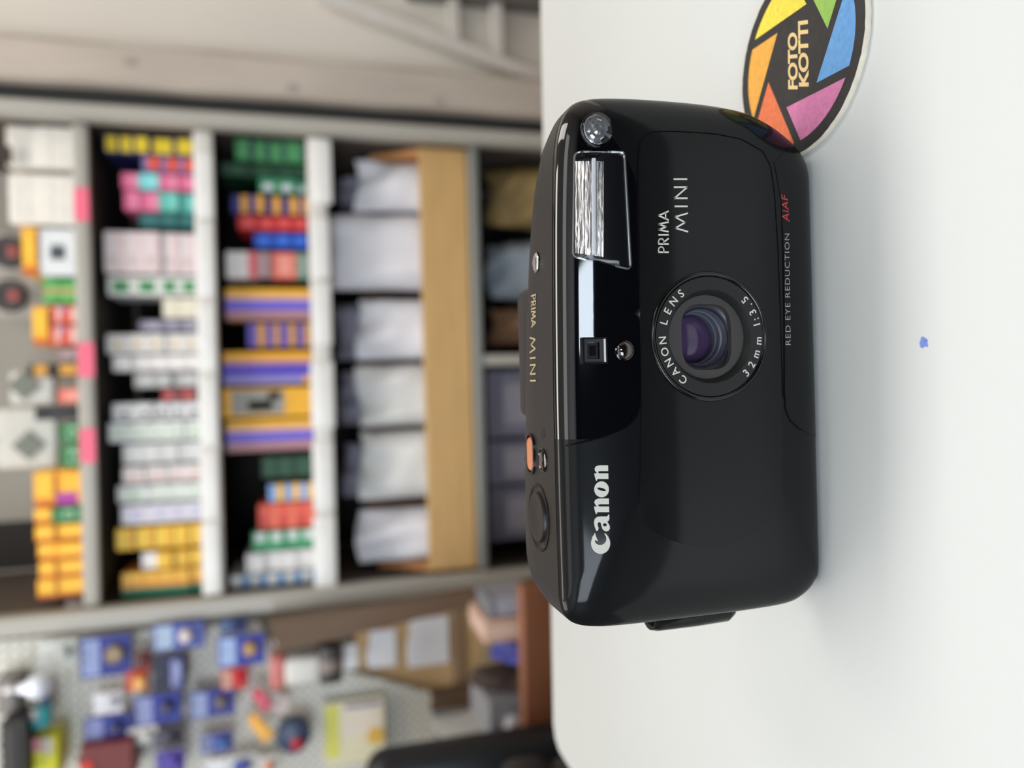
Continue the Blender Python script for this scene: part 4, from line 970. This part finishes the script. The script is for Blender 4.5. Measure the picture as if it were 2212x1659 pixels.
def blister(x0, x1, y0, y1, label, card, text, blob, bx_=(.35, .8, .25, .75), Y=1.555, bub='round', group='blister packs on the pegboard'):
    X0, X1, Z0, Z1 = rect(x0, x1, y0, y1, Y); W, H = X1 - X0, Z1 - Z0
    t = thing('blister_pack', label, 'blister pack', ((X0 + X1) / 2, Y, Z0), group)
    MB().rbox(X0, X1, Y, Y + .003, Z0, Z1, b=.0035, seg=2).build('card', C(card), t)
    MB().box(X0 + .06 * W, X1 - .06 * W, Y - .0008, Y + .0005, Z0 + .62 * H, Z1 - .05 * H).build('printed_header', C(text), t)
    u0, u1, v0, v1 = bx_
    a, b, c_, d = X0 + u0 * W, X0 + u1 * W, Z0 + v0 * H * .62, Z0 + v1 * H * .62 + .2 * H * 0
    if bub == 'round': MB().lathe([((b - a) / 2, .001), ((b - a) / 2 * .98, -.012), ((b - a) / 2 * .85, -.020), ((b - a) / 2 * .4, -.022)], ((a + b) / 2, Y, (c_ + d) / 2), 'y', 24).build('bubble', C(blob, .2), t, smooth=50)
    else: MB().rbox(a, b, Y - .02, Y + .001, c_, d, b=.006).build('bubble', C(blob, .2), t, smooth=50)
    hook_to((X0 + X1) / 2, Z1 - .006, Y, t); return t
LB, DB = (150, 164, 210), (36, 48, 140)
blister(172, 285, 1374, 1462, 'blue blister pack with a tan round lens cap, right edge of the pegboard top', DB, LB, (150, 130, 96))
blister(330, 442, 1346, 1402, 'pale blue blister pack with a white bulb close to the shelf post', (72, 86, 166), (168, 190, 216), (226, 214, 204), (.3, .8, .2, .95))
blister(330, 404, 1412, 1490, 'dark navy blister pack with pale printing below the pale blue one', (26, 30, 72), (34, 36, 60), (120, 128, 180), (.1, .9, .1, .7), bub='box')
blister(290, 328, 1408, 1442, 'dark red small pack right of the navy blister pack', (110, 28, 26), (84, 24, 24), (90, 26, 26), bub='box')
blister(270, 322, 1446, 1492, 'red pack with a gold label in the middle of the pegboard', (186, 52, 34), (196, 80, 50), (232, 170, 88), (.1, .75, .1, .95), bub='box')
blister(290, 392, 1500, 1564, 'blue blister pack with a dark figure in the middle of the pegboard', (38, 54, 150), (142, 150, 196), (66, 62, 96))
blister(182, 286, 1546, 1604, 'blue blister pack just above the large dark red box', (44, 52, 142), (136, 142, 196), (52, 50, 92))
blister(410, 508, 1490, 1548, 'blue blister pack with a brown round cap left of the pink tag', (40, 46, 140), (146, 158, 200), (112, 104, 92))
blister(470, 572, 1372, 1438, 'bright blue blister pack with a pale bag near the brown plank', (30, 50, 158), (160, 184, 226), (186, 148, 84), bub='round')
blister(474, 534, 1336, 1368, 'navy blister pack beside the shelf post', (32, 50, 108), (70, 96, 140), (28, 34, 80), bub='box')
blister(478, 536, 1444, 1490, 'bright red pack left of the bright blue blister pack', (196, 36, 40), (206, 160, 140), (204, 30, 38), bub='box')
blister(432, 504, 1584, 1626, 'indigo pack with teal corner at the left of the pegboard', (66, 70, 150), (120, 130, 170), (60, 110, 170), bub='box')
blister(330, 398, 1576, 1616, 'dark grey camera pack at the left of the pegboard', (60, 56, 70), (96, 92, 110), (40, 38, 46), bub='box')
blister(335, 400, 1622, 1672, 'purple pack at the left edge of the photo', (78, 60, 158), (96, 80, 170), (84, 64, 160), bub='box')
blister(84, 166, 1384, 1440, 'greyish white blister pack at the top of the pegboard', (196, 200, 196), (206, 208, 206), (182, 186, 182), bub='box')
blister(200, 266, 1496, 1542, 'white blister pack with a grey bubble in the middle of the pegboard', (222, 220, 226), (236, 234, 238), (196, 200, 212), bub='box')
blister(272, 340, 1570, 1608, 'white pack above the dark grey camera pack', (222, 220, 214), (236, 234, 230), (206, 204, 200), bub='box')
blister(440, 560, 1634, 1680, 'white and blue pack at the left edge of the photo', (206, 206, 204), (226, 226, 226), (60, 76, 170), bub='box')
blister(545, 600, 1634, 1680, 'white pack with an orange corner at the left edge of the photo', (214, 212, 206), (220, 216, 210), (226, 130, 90), bub='box')
blister(85, 110, 1486, 1520, 'dark navy pack behind the shiny white bulb', (36, 48, 120), (40, 50, 110), (30, 40, 100), bub='box')
# large dark red box and tall things hanging lower left
def hangbox(x0, x1, y0, y1, Y, dep, rgb, name, label, cat, patches=(), Yw=YP):
    X0, X1, Z0, Z1 = rect(x0, x1, y0, y1, Y); t = thing(name, label, cat, ((X0 + X1) / 2, Y, Z0))
    MB().rbox(X0, X1, Y, Y + dep, Z0, Z1, b=.004, seg=2).build('box_body', C(rgb), t)
    for nm, u0, u1, v0, v1, c_ in patches: MB().rbox(X0 + u0 * (X1 - X0), X0 + u1 * (X1 - X0), Y - .003, Y + .001, Z0 + v0 * (Z1 - Z0), Z0 + v1 * (Z1 - Z0), b=.001, seg=1).build(nm, C(c_), t)
    MB().tube([((X0 + X1) / 2, Y + dep * .5, Z1 + .004), ((X0 + X1) / 2, Yw + .003, Z1 + .004)], .0016, 8).build('hook', m_hook, t)
    MB().box((X0 + X1) / 2 - .006, (X0 + X1) / 2 + .006, Y + dep * .5 - .001, Y + dep * .5 + .001, Z1 - .002, Z1 + .012).build('hang_tab', C(rgb), t)
    return t
hangbox(172, 290, 1606, 1690, 1.53, .06, (112, 42, 40), 'gift_box', 'large dark red box hanging low on the pegboard', 'box', [('red_panel', 0, .6, .75, 1, (208, 50, 40))])
hangbox(68, 126, 1592, 1690, 1.53, .05, (226, 222, 40), 'film_pouch', 'lime yellow pouch at the upper left of the pegboard', 'pouch', [('pink_corner', .7, 1, .6, 1, (214, 140, 150)), ('pale_panel', .62, .98, .2, .55, (206, 196, 190))])
hangbox(0, 58, 1556, 1690, 1.50, .07, (40, 38, 36), 'camera_case', 'dark grey camera case at the top left corner', 'case', [('front_flap', .1, .9, .35, .9, (54, 50, 48))])
hangbox(-10, 40, 1464, 1546, 1.54, .05, (132, 126, 122), 'camera_case', 'mid grey case beside the shiny bulb at the top left', 'case', [('front_flap', .05, .95, .0, .3, (84, 80, 78))])
hangbox(66, 104, 1534, 1576, 1.53, .03, (44, 158, 166), 'cloth_packet', 'teal packet above the lime yellow pouch', 'packet', [('white_panel', .55, 1, .6, 1, (226, 214, 210))])
def hangthing(px, py, Y, name, label, cat):
    c_ = atY(px, py, Y); return thing(name, label, cat, (c_.x, Y, c_.z - .03)), c_
t, c = hangthing(80, 1484, 1.49, 'light_bulb', 'shiny white bulb hanging at the top left of the pegboard', 'bulb')
MB().lathe([(.008, .030), (.010, .018), (.018, .010), (.022, -.002), (.019, -.014), (.011, -.021), (1e-4, -.024)], c, 'z', 28).build('glass_globe', mat('milky_globe', (236, 242, 252), .08, spec=.8, coat=1), t, smooth=60)
MB().lathe([(.0085, .028), (.009, .030), (.009, .046), (.006, .050)], c, 'z', 20).build('screw_cap', m_hook, t, smooth=40)
MB().tube([(c.x, 1.49, c.z + .048), (c.x, 1.49, c.z + .056), (c.x, YP + .003, c.z + .056)], .0016, 8).build('hook', m_hook, t)
def tagpack(pts, Y, rgb, label, name='price_tag', dep=.006, stripe=None):
    P = [atY(*p, Y) for p in pts]; P = [(p.x, p.z) for p in P]; cx = sum(p[0] for p in P) / len(P); cz = sum(p[1] for p in P) / len(P)
    t = thing(name, label, 'tag', (cx, Y, min(p[1] for p in P)))
    MB().prism(P, Y, Y + dep).build('card', C(rgb), t)
    if stripe: MB().prism([(cx + (a - cx) * .55, cz + (b - cz) * .55) for a, b in P], Y - .002, Y + .001).build('printed_panel', C(stripe), t)
    zt = max(p[1] for p in P); xt = [p[0] for p in P if p[1] == zt][0]
    xt = xt * .8 + cx * .2; zt = zt * .85 + cz * .15
    MB().tube([(xt, Y - .004, zt), (xt, YP + .003, zt)], .0016, 8).build('hook', m_hook, t)
tagpack([(540, 1500), (560, 1487), (588, 1520), (572, 1540)], 1.54, (206, 52, 78), 'pink-red tag hanging at an angle on the pegboard', stripe=(226, 110, 130))
tagpack([(532, 1556), (550, 1540), (594, 1586), (570, 1606)], 1.54, (238, 172, 64), 'golden yellow tag hanging at an angle below the pink-red one', stripe=(248, 190, 84))
tagpack([(576, 1505), (592, 1495), (626, 1512), (618, 1540), (590, 1536)], 1.55, (214, 196, 192), 'pale grey-pink tag beside the pink-red one', stripe=(190, 176, 174))
# roll pack and dark cylinder
X0, X1, Z0, Z1 = rect(612, 696, 1418, 1478, 1.52)
t = thing('paper_roll_pack', 'white roll pack with red end hanging below the bright blue blister pack', 'pack', ((X0 + X1) / 2, 1.54, Z0))
MB().rbox(X0, X1, 1.51, 1.56, Z0, Z1, b=.012).build('roll', C((220, 218, 212)), t, smooth=50)
MB().rbox(X0 - .002, X1 + .004, 1.512, 1.558, Z1 - .004, Z1 + .024, b=.006).build('end_band', C((206, 120, 114)), t, smooth=50)
MB().tube([((X0 + X1) / 2, 1.53, Z1 + .022), ((X0 + X1) / 2, YP + .003, Z1 + .022)], .0016, 8).build('hook', m_hook, t)
X0, X1, Z0, Z1 = rect(688, 740, 1402, 1480, 1.50)
t = thing('lens_tube', 'dark grey cylinder at the lower right edge of the pegboard', 'cylinder', ((X0 + X1) / 2, 1.53, Z0))
MB().lathe([(.022, -.036), (.025, -.03), (.025, .03), (.022, .034), (.018, .034), (.018, .03)], ((X0 + X1) / 2, 1.53, (Z0 + Z1) / 2), 'x', 28).build('barrel', C((70, 66, 64), .3), t, smooth=40)
MB().lathe([(.0256, -.012), (.0262, -.008), (.0262, .004), (.0256, .008)], ((X0 + X1) / 2, 1.53, (Z0 + Z1) / 2), 'x', 28).build('grip_band', C((132, 116, 110), .4), t, smooth=40)
MB().tube([((X0 + X1) / 2, 1.53, Z1 - .002), ((X0 + X1) / 2, YP + .003, Z1 - .002)], .0016, 8).build('hook', m_hook, t)
c = atY(634, 1592, 1.54)
t = thing('round_case', 'round dark blue case with a red dot on the pegboard', 'case', (c.x, 1.55, c.z - .033))
MB().lathe([(.026, .02), (.033, .016), (.034, -.002), (.030, -.014), (.012, -.02)], (c.x, 1.55, c.z), 'y', 32).build('shell', C((52, 64, 92), .35), t, smooth=50)
c2 = atY(642, 1612, 1.52)
MB().lathe([(.012, .012), (.012, -.002), (.008, -.006)], (c2.x, 1.53, c2.z), 'y', 20).build('red_dot', C((176, 36, 48)), t, smooth=50)
MB().tube([(c.x, 1.545, c.z + .03), (c.x, YP + .003, c.z + .03)], .0016, 8).build('hook', m_hook, t)
c = atY(612, 1384, 1.54)
t = thing('white_knob', 'small round white knob hanging right of the roll pack', 'knob', (c.x, 1.54, c.z - .02))
MB().lathe([(.006, .034), (.007, .010), (.016, .006), (.019, -.004), (.016, -.014), (.008, -.018)], (c.x, 1.545, c.z), 'y', 24).build('knob_head', C((222, 206, 206), .3), t, smooth=50)
MB().tube([(c.x, 1.57, c.z), (c.x, YP + .003, c.z)], .002, 8).build('stem', m_hook, t)
# framed print on the white lower pegboard
X0, X1, Z0, Z1 = rect(700, 832, 1512, 1650, 1.575)
t = thing('postcard', 'cream card with a yellow edge and violet line on the lower pegboard', 'card', ((X0 + X1) / 2, 1.58, Z0))
W, H = X1 - X0, Z1 - Z0
MB().box(X0, X1, 1.575, 1.579, Z0, Z1, b=.0008).build('card', C((222, 214, 180)), t)
MB().box(X0 + .15 * W, X1 - .05 * W, 1.5742, 1.5755, Z1 - .24 * H, Z1 - .02 * H).build('yellow_edge', C((220, 216, 96)), t)
MB().box(X0 + .45 * W, X1 - .06 * W, 1.5742, 1.5755, Z0 + .06 * H, Z1 - .3 * H).build('pale_panel', C((226, 214, 196)), t)
MB().box(X1 - .12 * W, X1 - .06 * W, 1.5736, 1.575, Z0 + .06 * H, Z1 - .35 * H).build('violet_line', C((112, 104, 150)), t)
MB().lathe([(.018, .0005), (.018, -.0012)], (X0 + .4 * W, 1.5746, Z0 + .16 * H), 'y', 24).build('yellow_spot', C((220, 176, 74)), t)
MB().tube([((X0 + X1) / 2, 1.572, Z1 - .006), ((X0 + X1) / 2, YP + .003, Z1 - .006)], .002, 8).build('pin', m_hook, t)

# ------------------------------------------------------------------ lower left: plank, cardboard, papers, wooden desk, black chairs
def pprism(pts, Y, dep, mt, name, label, cat, **k):
    P = [atY(*p, Y) for p in pts]; return MB().prism([(p.x, p.z) for p in P], Y, Y + dep).build(name, mt, label=label, cat=cat, **k)
def to_floor(pts, Y):                       # lower end of an outline carried down to the floor
    P = [(atY(*p, Y).x, atY(*p, Y).z) for p in pts]; return P
m_dkwood = mat('dark_brown_wood', (104, 82, 62), .6, noise=.25, nscale=8, stretch=(8, 1, .6))
P = to_floor([(580, 1343), (600, 1410), (1110, 1289), (1120, 1264)], 1.50)
xe0 = P[2][0] + (P[2][0] - P[1][0]) * .25; xe1 = P[3][0] + .02
MB().prism([P[0], P[1], P[2], (xe0, FLOOR), (xe1 + .04, FLOOR), P[3]], 1.50, 1.535).build('wooden_plank', m_dkwood, label='dark brown wooden plank leaning along the left shelf post', cat='plank')
m_tan = mat('cardboard_tan', (212, 176, 128), .8, noise=.06, nscale=10)
def standbox(x0, y0, y1, Y, dep, parts, name, label, cat, zb=FLOOR):
    X0, X1, _, Z1 = rect(x0, x0 + 60, y0, y1, Y); t = thing(name, label, cat, ((X0 + X1) / 2, Y + dep / 2, zb))
    return X0, X1, Z1, t
X0, X1, Z1, t = standbox(770, 1325, 1556, 1.622, .2, None, 'cardboard_box', 'large tan cardboard box standing below the pegboard', 'box')
MB().box(X0, X1, 1.622, 1.85, FLOOR, Z1, b=.004).build('box_body', m_tan, t)
zc_ = atY(975, 1450, 1.622).z; zd_ = atY(1000, 1450, 1.622).z
MB().box(X0 - .002, X1 + .002, 1.614, 1.623, zd_, zc_, b=.002).build('flap', mat('cardboard_dark', (160, 132, 102), .8), t, label='darker folded flap')
MB().box(X0 + .05, X1 - .05, 1.620, 1.623, zd_ - .10, zd_ - .04).build('tape', C((196, 176, 140), .3), t)
m_paper = mat('white_paper', (250, 250, 254), .7, noise=.03)
for k, (x0, x1, y0, y1, lb) in enumerate(((882, 970, 1336, 1440, 'white sheet of paper on the cardboard box nearest the counter'), (796, 856, 1362, 1442, 'white sheet of paper on the cardboard box beside the pegboard edge'), (722, 772, 1392, 1446, 'small white slip of paper at the corner of the pegboard'))):
    Yq = 1.612 if k < 2 else 1.59
    X0, X1, Z0, Z1 = rect(x0, x1, y0, y1, Yq)
    if k < 2: Yq = 1.6195
    o = MB().add([(X0 + (X1 - X0) * i / 6, Yq - .004 * math.sin(i * 1.1 + k) ** 2 - .001 + th, Z0 + (Z1 - Z0) * j / 4 + .004 * math.sin(i * .9) * (j / 4)) for th in (0, .0015) for j in range(5) for i in range(7)],
                 [(s * 35 + j * 7 + i, s * 35 + j * 7 + i + 1, s * 35 + (j + 1) * 7 + i + 1, s * 35 + (j + 1) * 7 + i) for s in (0, 1) for j in range(4) for i in range(6)]).build('paper_sheet', m_paper, smooth=40, label=lb, cat='paper', group='pinned papers')
m_desk = mat('reddish_wood', (140, 88, 60), .5, noise=.2, nscale=7, stretch=(.7, 1, 7))
X0, X1, Z0, Z1 = rect(1128, 1200, 1262, 1606, 1.20)
t = thing('wooden_bench', 'reddish brown wooden bench with upright front board beyond the counter edge', 'bench', ((X0 + X1) / 2, 1.3, FLOOR))
MB().box(X0, X1, 1.20, 1.225, Z0 - .25, Z1, b=.004).build('front_board', m_desk, t)
zt_ = Z1 - .05
xk = atY(1100, 1268, 1.465).x
MB().prism([(X0, 1.225), (X1, 1.225), (X1 - .01, 1.26), (xk, 1.465), (X0, 1.465)], zt_ - .025, zt_, axis='z').build('bench_top', m_desk, t)
for a in (X0 + .01, X1 - .05):
    for b in (1.235, 1.42): MB().box(a if b < 1.3 or a < X0 + .1 else xk - .05, (a if b < 1.3 or a < X0 + .1 else xk - .05) + .04, b, b + .04, FLOOR, zt_ - .025, b=.003).build('leg', m_desk, t)
def on_desk(x0, y0, y1, Y): 
    X0, X1, _, Z1 = rect(x0, 1130, y0, y1, Y); return X0, X1, Z1
X0, X1, Zt = on_desk(1056, 1512, 1602, 1.25)
t = thing('steel_box', 'grey metal box with a pale round knob on the wooden bench', 'box', ((X0 + X1) / 2, 1.1, zt_))
MB().rbox(X0, X1, 1.25, 1.40, zt_ + .0005, Zt, b=.004).build('box_body', C((138, 139, 144)), t)
k_ = atY(1105, 1560, 1.245)
MB().lathe([(.005, .008), (.005, -.004), (.014, -.008), (.016, -.016), (.010, -.022)], (k_.x, 1.25, max(k_.z, zt_ + .018)), 'y', 24).build('knob', C((206, 206, 210), .3), t, smooth=50)
a0, a1, az = on_desk(1046, 1336, 1388, 1.26)
t = thing('parcel_box', 'pale pinkish parcel box on the wooden bench', 'box', ((a0 + a1) / 2, 1.15, zt_))
MB().rbox(a0, a1, 1.26, 1.38, zt_ + .0005, az, b=.003).build('box_body', C((208, 172, 152)), t)
MB().box((a0 + a1) / 2 - .006, (a0 + a1) / 2 + .006, 1.2585, 1.381, zt_ + .002, az + .0006).build('tape', C((226, 198, 180), .3), t)
a0, a1, az = on_desk(1056, 1290, 1331, 1.26)
t = thing('tin_box', 'small grey tin on the wooden bench nearest the shelf unit', 'tin', ((a0 + a1) / 2, 1.16, zt_))
MB().rbox(a0, a1, 1.26, 1.36, zt_ + .0005, az - .012, b=.004).build('box_body', C((164, 164, 176)), t)
MB().rbox(a0 - .001, a1 + .001, 1.259, 1.361, az - .012, az, b=.003).build('lid', C((120, 122, 128)), t)
a0, a1, az = on_desk(1040, 1394, 1456, 1.25)
bk = bag(a0, a1, 1.25, 1.34, zt_ + .0005, atY(1082, 1425, 1.25).z, mat('blue_nylon', (64, 70, 150), .5, noise=.2, nscale=16), 'blue cloth bag lying on the wooden bench', None, name='cloth_bag', cat='bag', fold=.008, seed=70, taper=-.15)
a0, a1, az = on_desk(1036, 1464, 1500, 1.27)
bag(a0, a1, 1.27, 1.36, zt_ + .0005, az, mat('dark_brown_cloth', (74, 60, 52), .8, noise=.2, nscale=16), 'dark brown pouch standing left of the blue cloth bag', None, name='cloth_pouch', cat='pouch', fold=.006, seed=71, taper=-.1)
X0, X1, Z0, Z1 = rect(948, 1052, 1552, 1606, 1.50)
t = bag(X0, X1, 1.47, 1.54, FLOOR, Z1, mat('crumpled_white', (206, 206, 202), .6, noise=.1, nscale=10), 'tall crumpled white bag standing between pegboard and wooden bench', None, name='paper_bag', cat='bag', fold=.010, seed=75)
X0, X1, Z0, Z1 = rect(938, 1045, 1494, 1532, 1.56)
bag(X0, X1, 1.555, 1.598, FLOOR, Z1, mat('brown_roll_cloth', (96, 74, 56), .8, noise=.2, nscale=16), 'dark brown rolled bag standing in front of the cardboard box', None, name='cloth_bag', cat='bag', fold=.006, seed=76)
m_chair = mat('black_leatherette', (22, 24, 28), .45, noise=.15, nscale=20)
def chair(px, py, Y, w_, label):
    c_ = atY(px, py, Y); t = thing('office_chair', label, 'chair', (c_.x, Y + .2, FLOOR), 'black chairs')
    zt = c_.z
    MB().rbox(c_.x - w_ / 2, c_.x + w_ / 2, Y, Y + .07, zt - .34, zt, b=.034, seg=5).build('backrest', m_chair, t, smooth=50)
    MB().box(c_.x - .03, c_.x + .03, Y + .06, Y + .09, -.55, zt - .12, b=.006).build('back_stem', m_chair, t)
    MB().rbox(c_.x - w_ / 2, c_.x + w_ / 2, Y - .40, Y + .06, -.56, -.49, b=.03, seg=4).build('seat', m_chair, t, smooth=50)
    MB().lathe([(.03, -.88), (.03, -.56)], (c_.x, Y - .16, 0), 'z', 20).build('gas_post', m_chair, t, smooth=40)
    for k in range(5):
        a = 2 * math.pi * k / 5
        MB().tube([(c_.x, Y - .16, -.87), (c_.x + .19 * math.cos(a), Y - .16 + .19 * math.sin(a), -.915)], .018, 8).build('foot', m_chair, t, smooth=40)
chair(800, 1935, 1.115, .38, 'black office chair at the left edge with the taller rounded back')
# dark bench top at the left of the counter corner
X1 = atY(1150, 1606, .72).x; Zt = atY(1062, 1640, .72).z
t = thing('storage_trunk', 'black trunk at the left end of the counter', 'trunk', (X1 - .2, .66, FLOOR))
MB().rbox(X1 - .45, X1, .60, .695, FLOOR + .001, Zt - .05, b=.012).build('trunk_body', m_chair, t, smooth=40)
MB().rbox(X1 - .455, X1 + .004, .595, .70, Zt - .048, Zt, b=.014).build('trunk_lid', m_chair, t, smooth=40)

# ------------------------------------------------------------------ right: timber post, cream partition, grey rack
m_beam = mat('whitewashed_timber', (186, 174, 162), .75, noise=.16, nscale=9, stretch=(1.2, 1, .35), bump=.6, bscale=30)
a = atY(580, 204, 1.56).x; b = atY(580, 118, 1.56).x
bmv = MB(); NZ_ = 30; vs = []
for j in range(NZ_ + 1):
    z = FLOOR + (CEIL - FLOOR) * j / NZ_; e = [.0022 * math.sin(j * 1.7 + k * 2.1) for k in range(4)]
    vs += [(a + .008 + e[0], 1.56, z), (b - .008 + e[1], 1.56, z), (b + e[2], 1.57, z), (b, 1.66, z), (a, 1.66, z), (a + e[3], 1.57, z)]
fs = [(j * 6 + i, j * 6 + (i + 1) % 6, (j + 1) * 6 + (i + 1) % 6, (j + 1) * 6 + i) for j in range(NZ_) for i in range(6)] + [tuple(range(6)), tuple(range(NZ_ * 6, NZ_ * 6 + 6))]
bmv.add(vs, fs)
beam = struct(bmv, 'trim_1', m_beam, 'whitewashed timber post right of the shelf unit', 'post', smooth=30)
for px, py in ((278, 118), (630, 176), (945, 205)):
    c = atY(px, py, 1.559); MB().box(c.x - .02, c.x - .006, 1.5585, 1.561, c.z - .012, c.z + .010, b=.001).build('knot_patch', mat('chipped_paint', (164, 152, 142), .8), beam)
struct(MB().box(XR + .031, a - .0005, 1.60, 1.62, FLOOR, CEIL), 'gap_shade_strip', mat('gap_shade_dark', (44, 44, 43), .8), 'dark strip standing in for shade between the shelf unit and the timber post', 'trim')  # board added to darken the open gap, its shade put into the colour
struct(MB().box(b, 2.6, 1.66, 1.70, FLOOR, CEIL), 'wall_partition', m_wall, 'cream partition wall right of the timber post', 'wall')
m_rack = mat('rack_grey', (212, 206, 199), .5, noise=.04)
rk = thing('wall_rack', 'pale grey metal rack with a slanting brace at the right edge', 'rack', (atY(900, 60, 1.62).x, 1.63, FLOOR))
for k_, (p, q) in enumerate((((690, -10), (1010, 112)), ((1010, 112), (1240, 196)))):
    A, B2 = atY(*p, 1.63), atY(*q, 1.63); d = (B2 - A).normalized(); nn = Vector((-d.z, 0, d.x)) * .014
    MB().prism([((A + nn).x, (A + nn).z), ((A - nn).x, (A - nn).z), ((B2 - nn).x, (B2 - nn).z), ((B2 + nn).x, (B2 + nn).z)], 1.62, 1.64).build('brace', m_rack, rk)
for x0, x1, y1 in ((968, 992, 106), (1062, 1086, 142)):
    X0, X1, Z0, Z1 = rect(x0, x1, -60, y1, 1.63); MB().box(X0, X1, 1.625, 1.655, Z0, Z1, b=.002).build('rung', m_rack, rk)
X0, X1, Z0, Z1 = rect(880, 1250, -40, 8, 1.63)
MB().box(X0, X1, 1.60, 1.66, FLOOR, Z1, b=.003).build('upright', mat('rack_dark', (104, 100, 96), .5), rk)
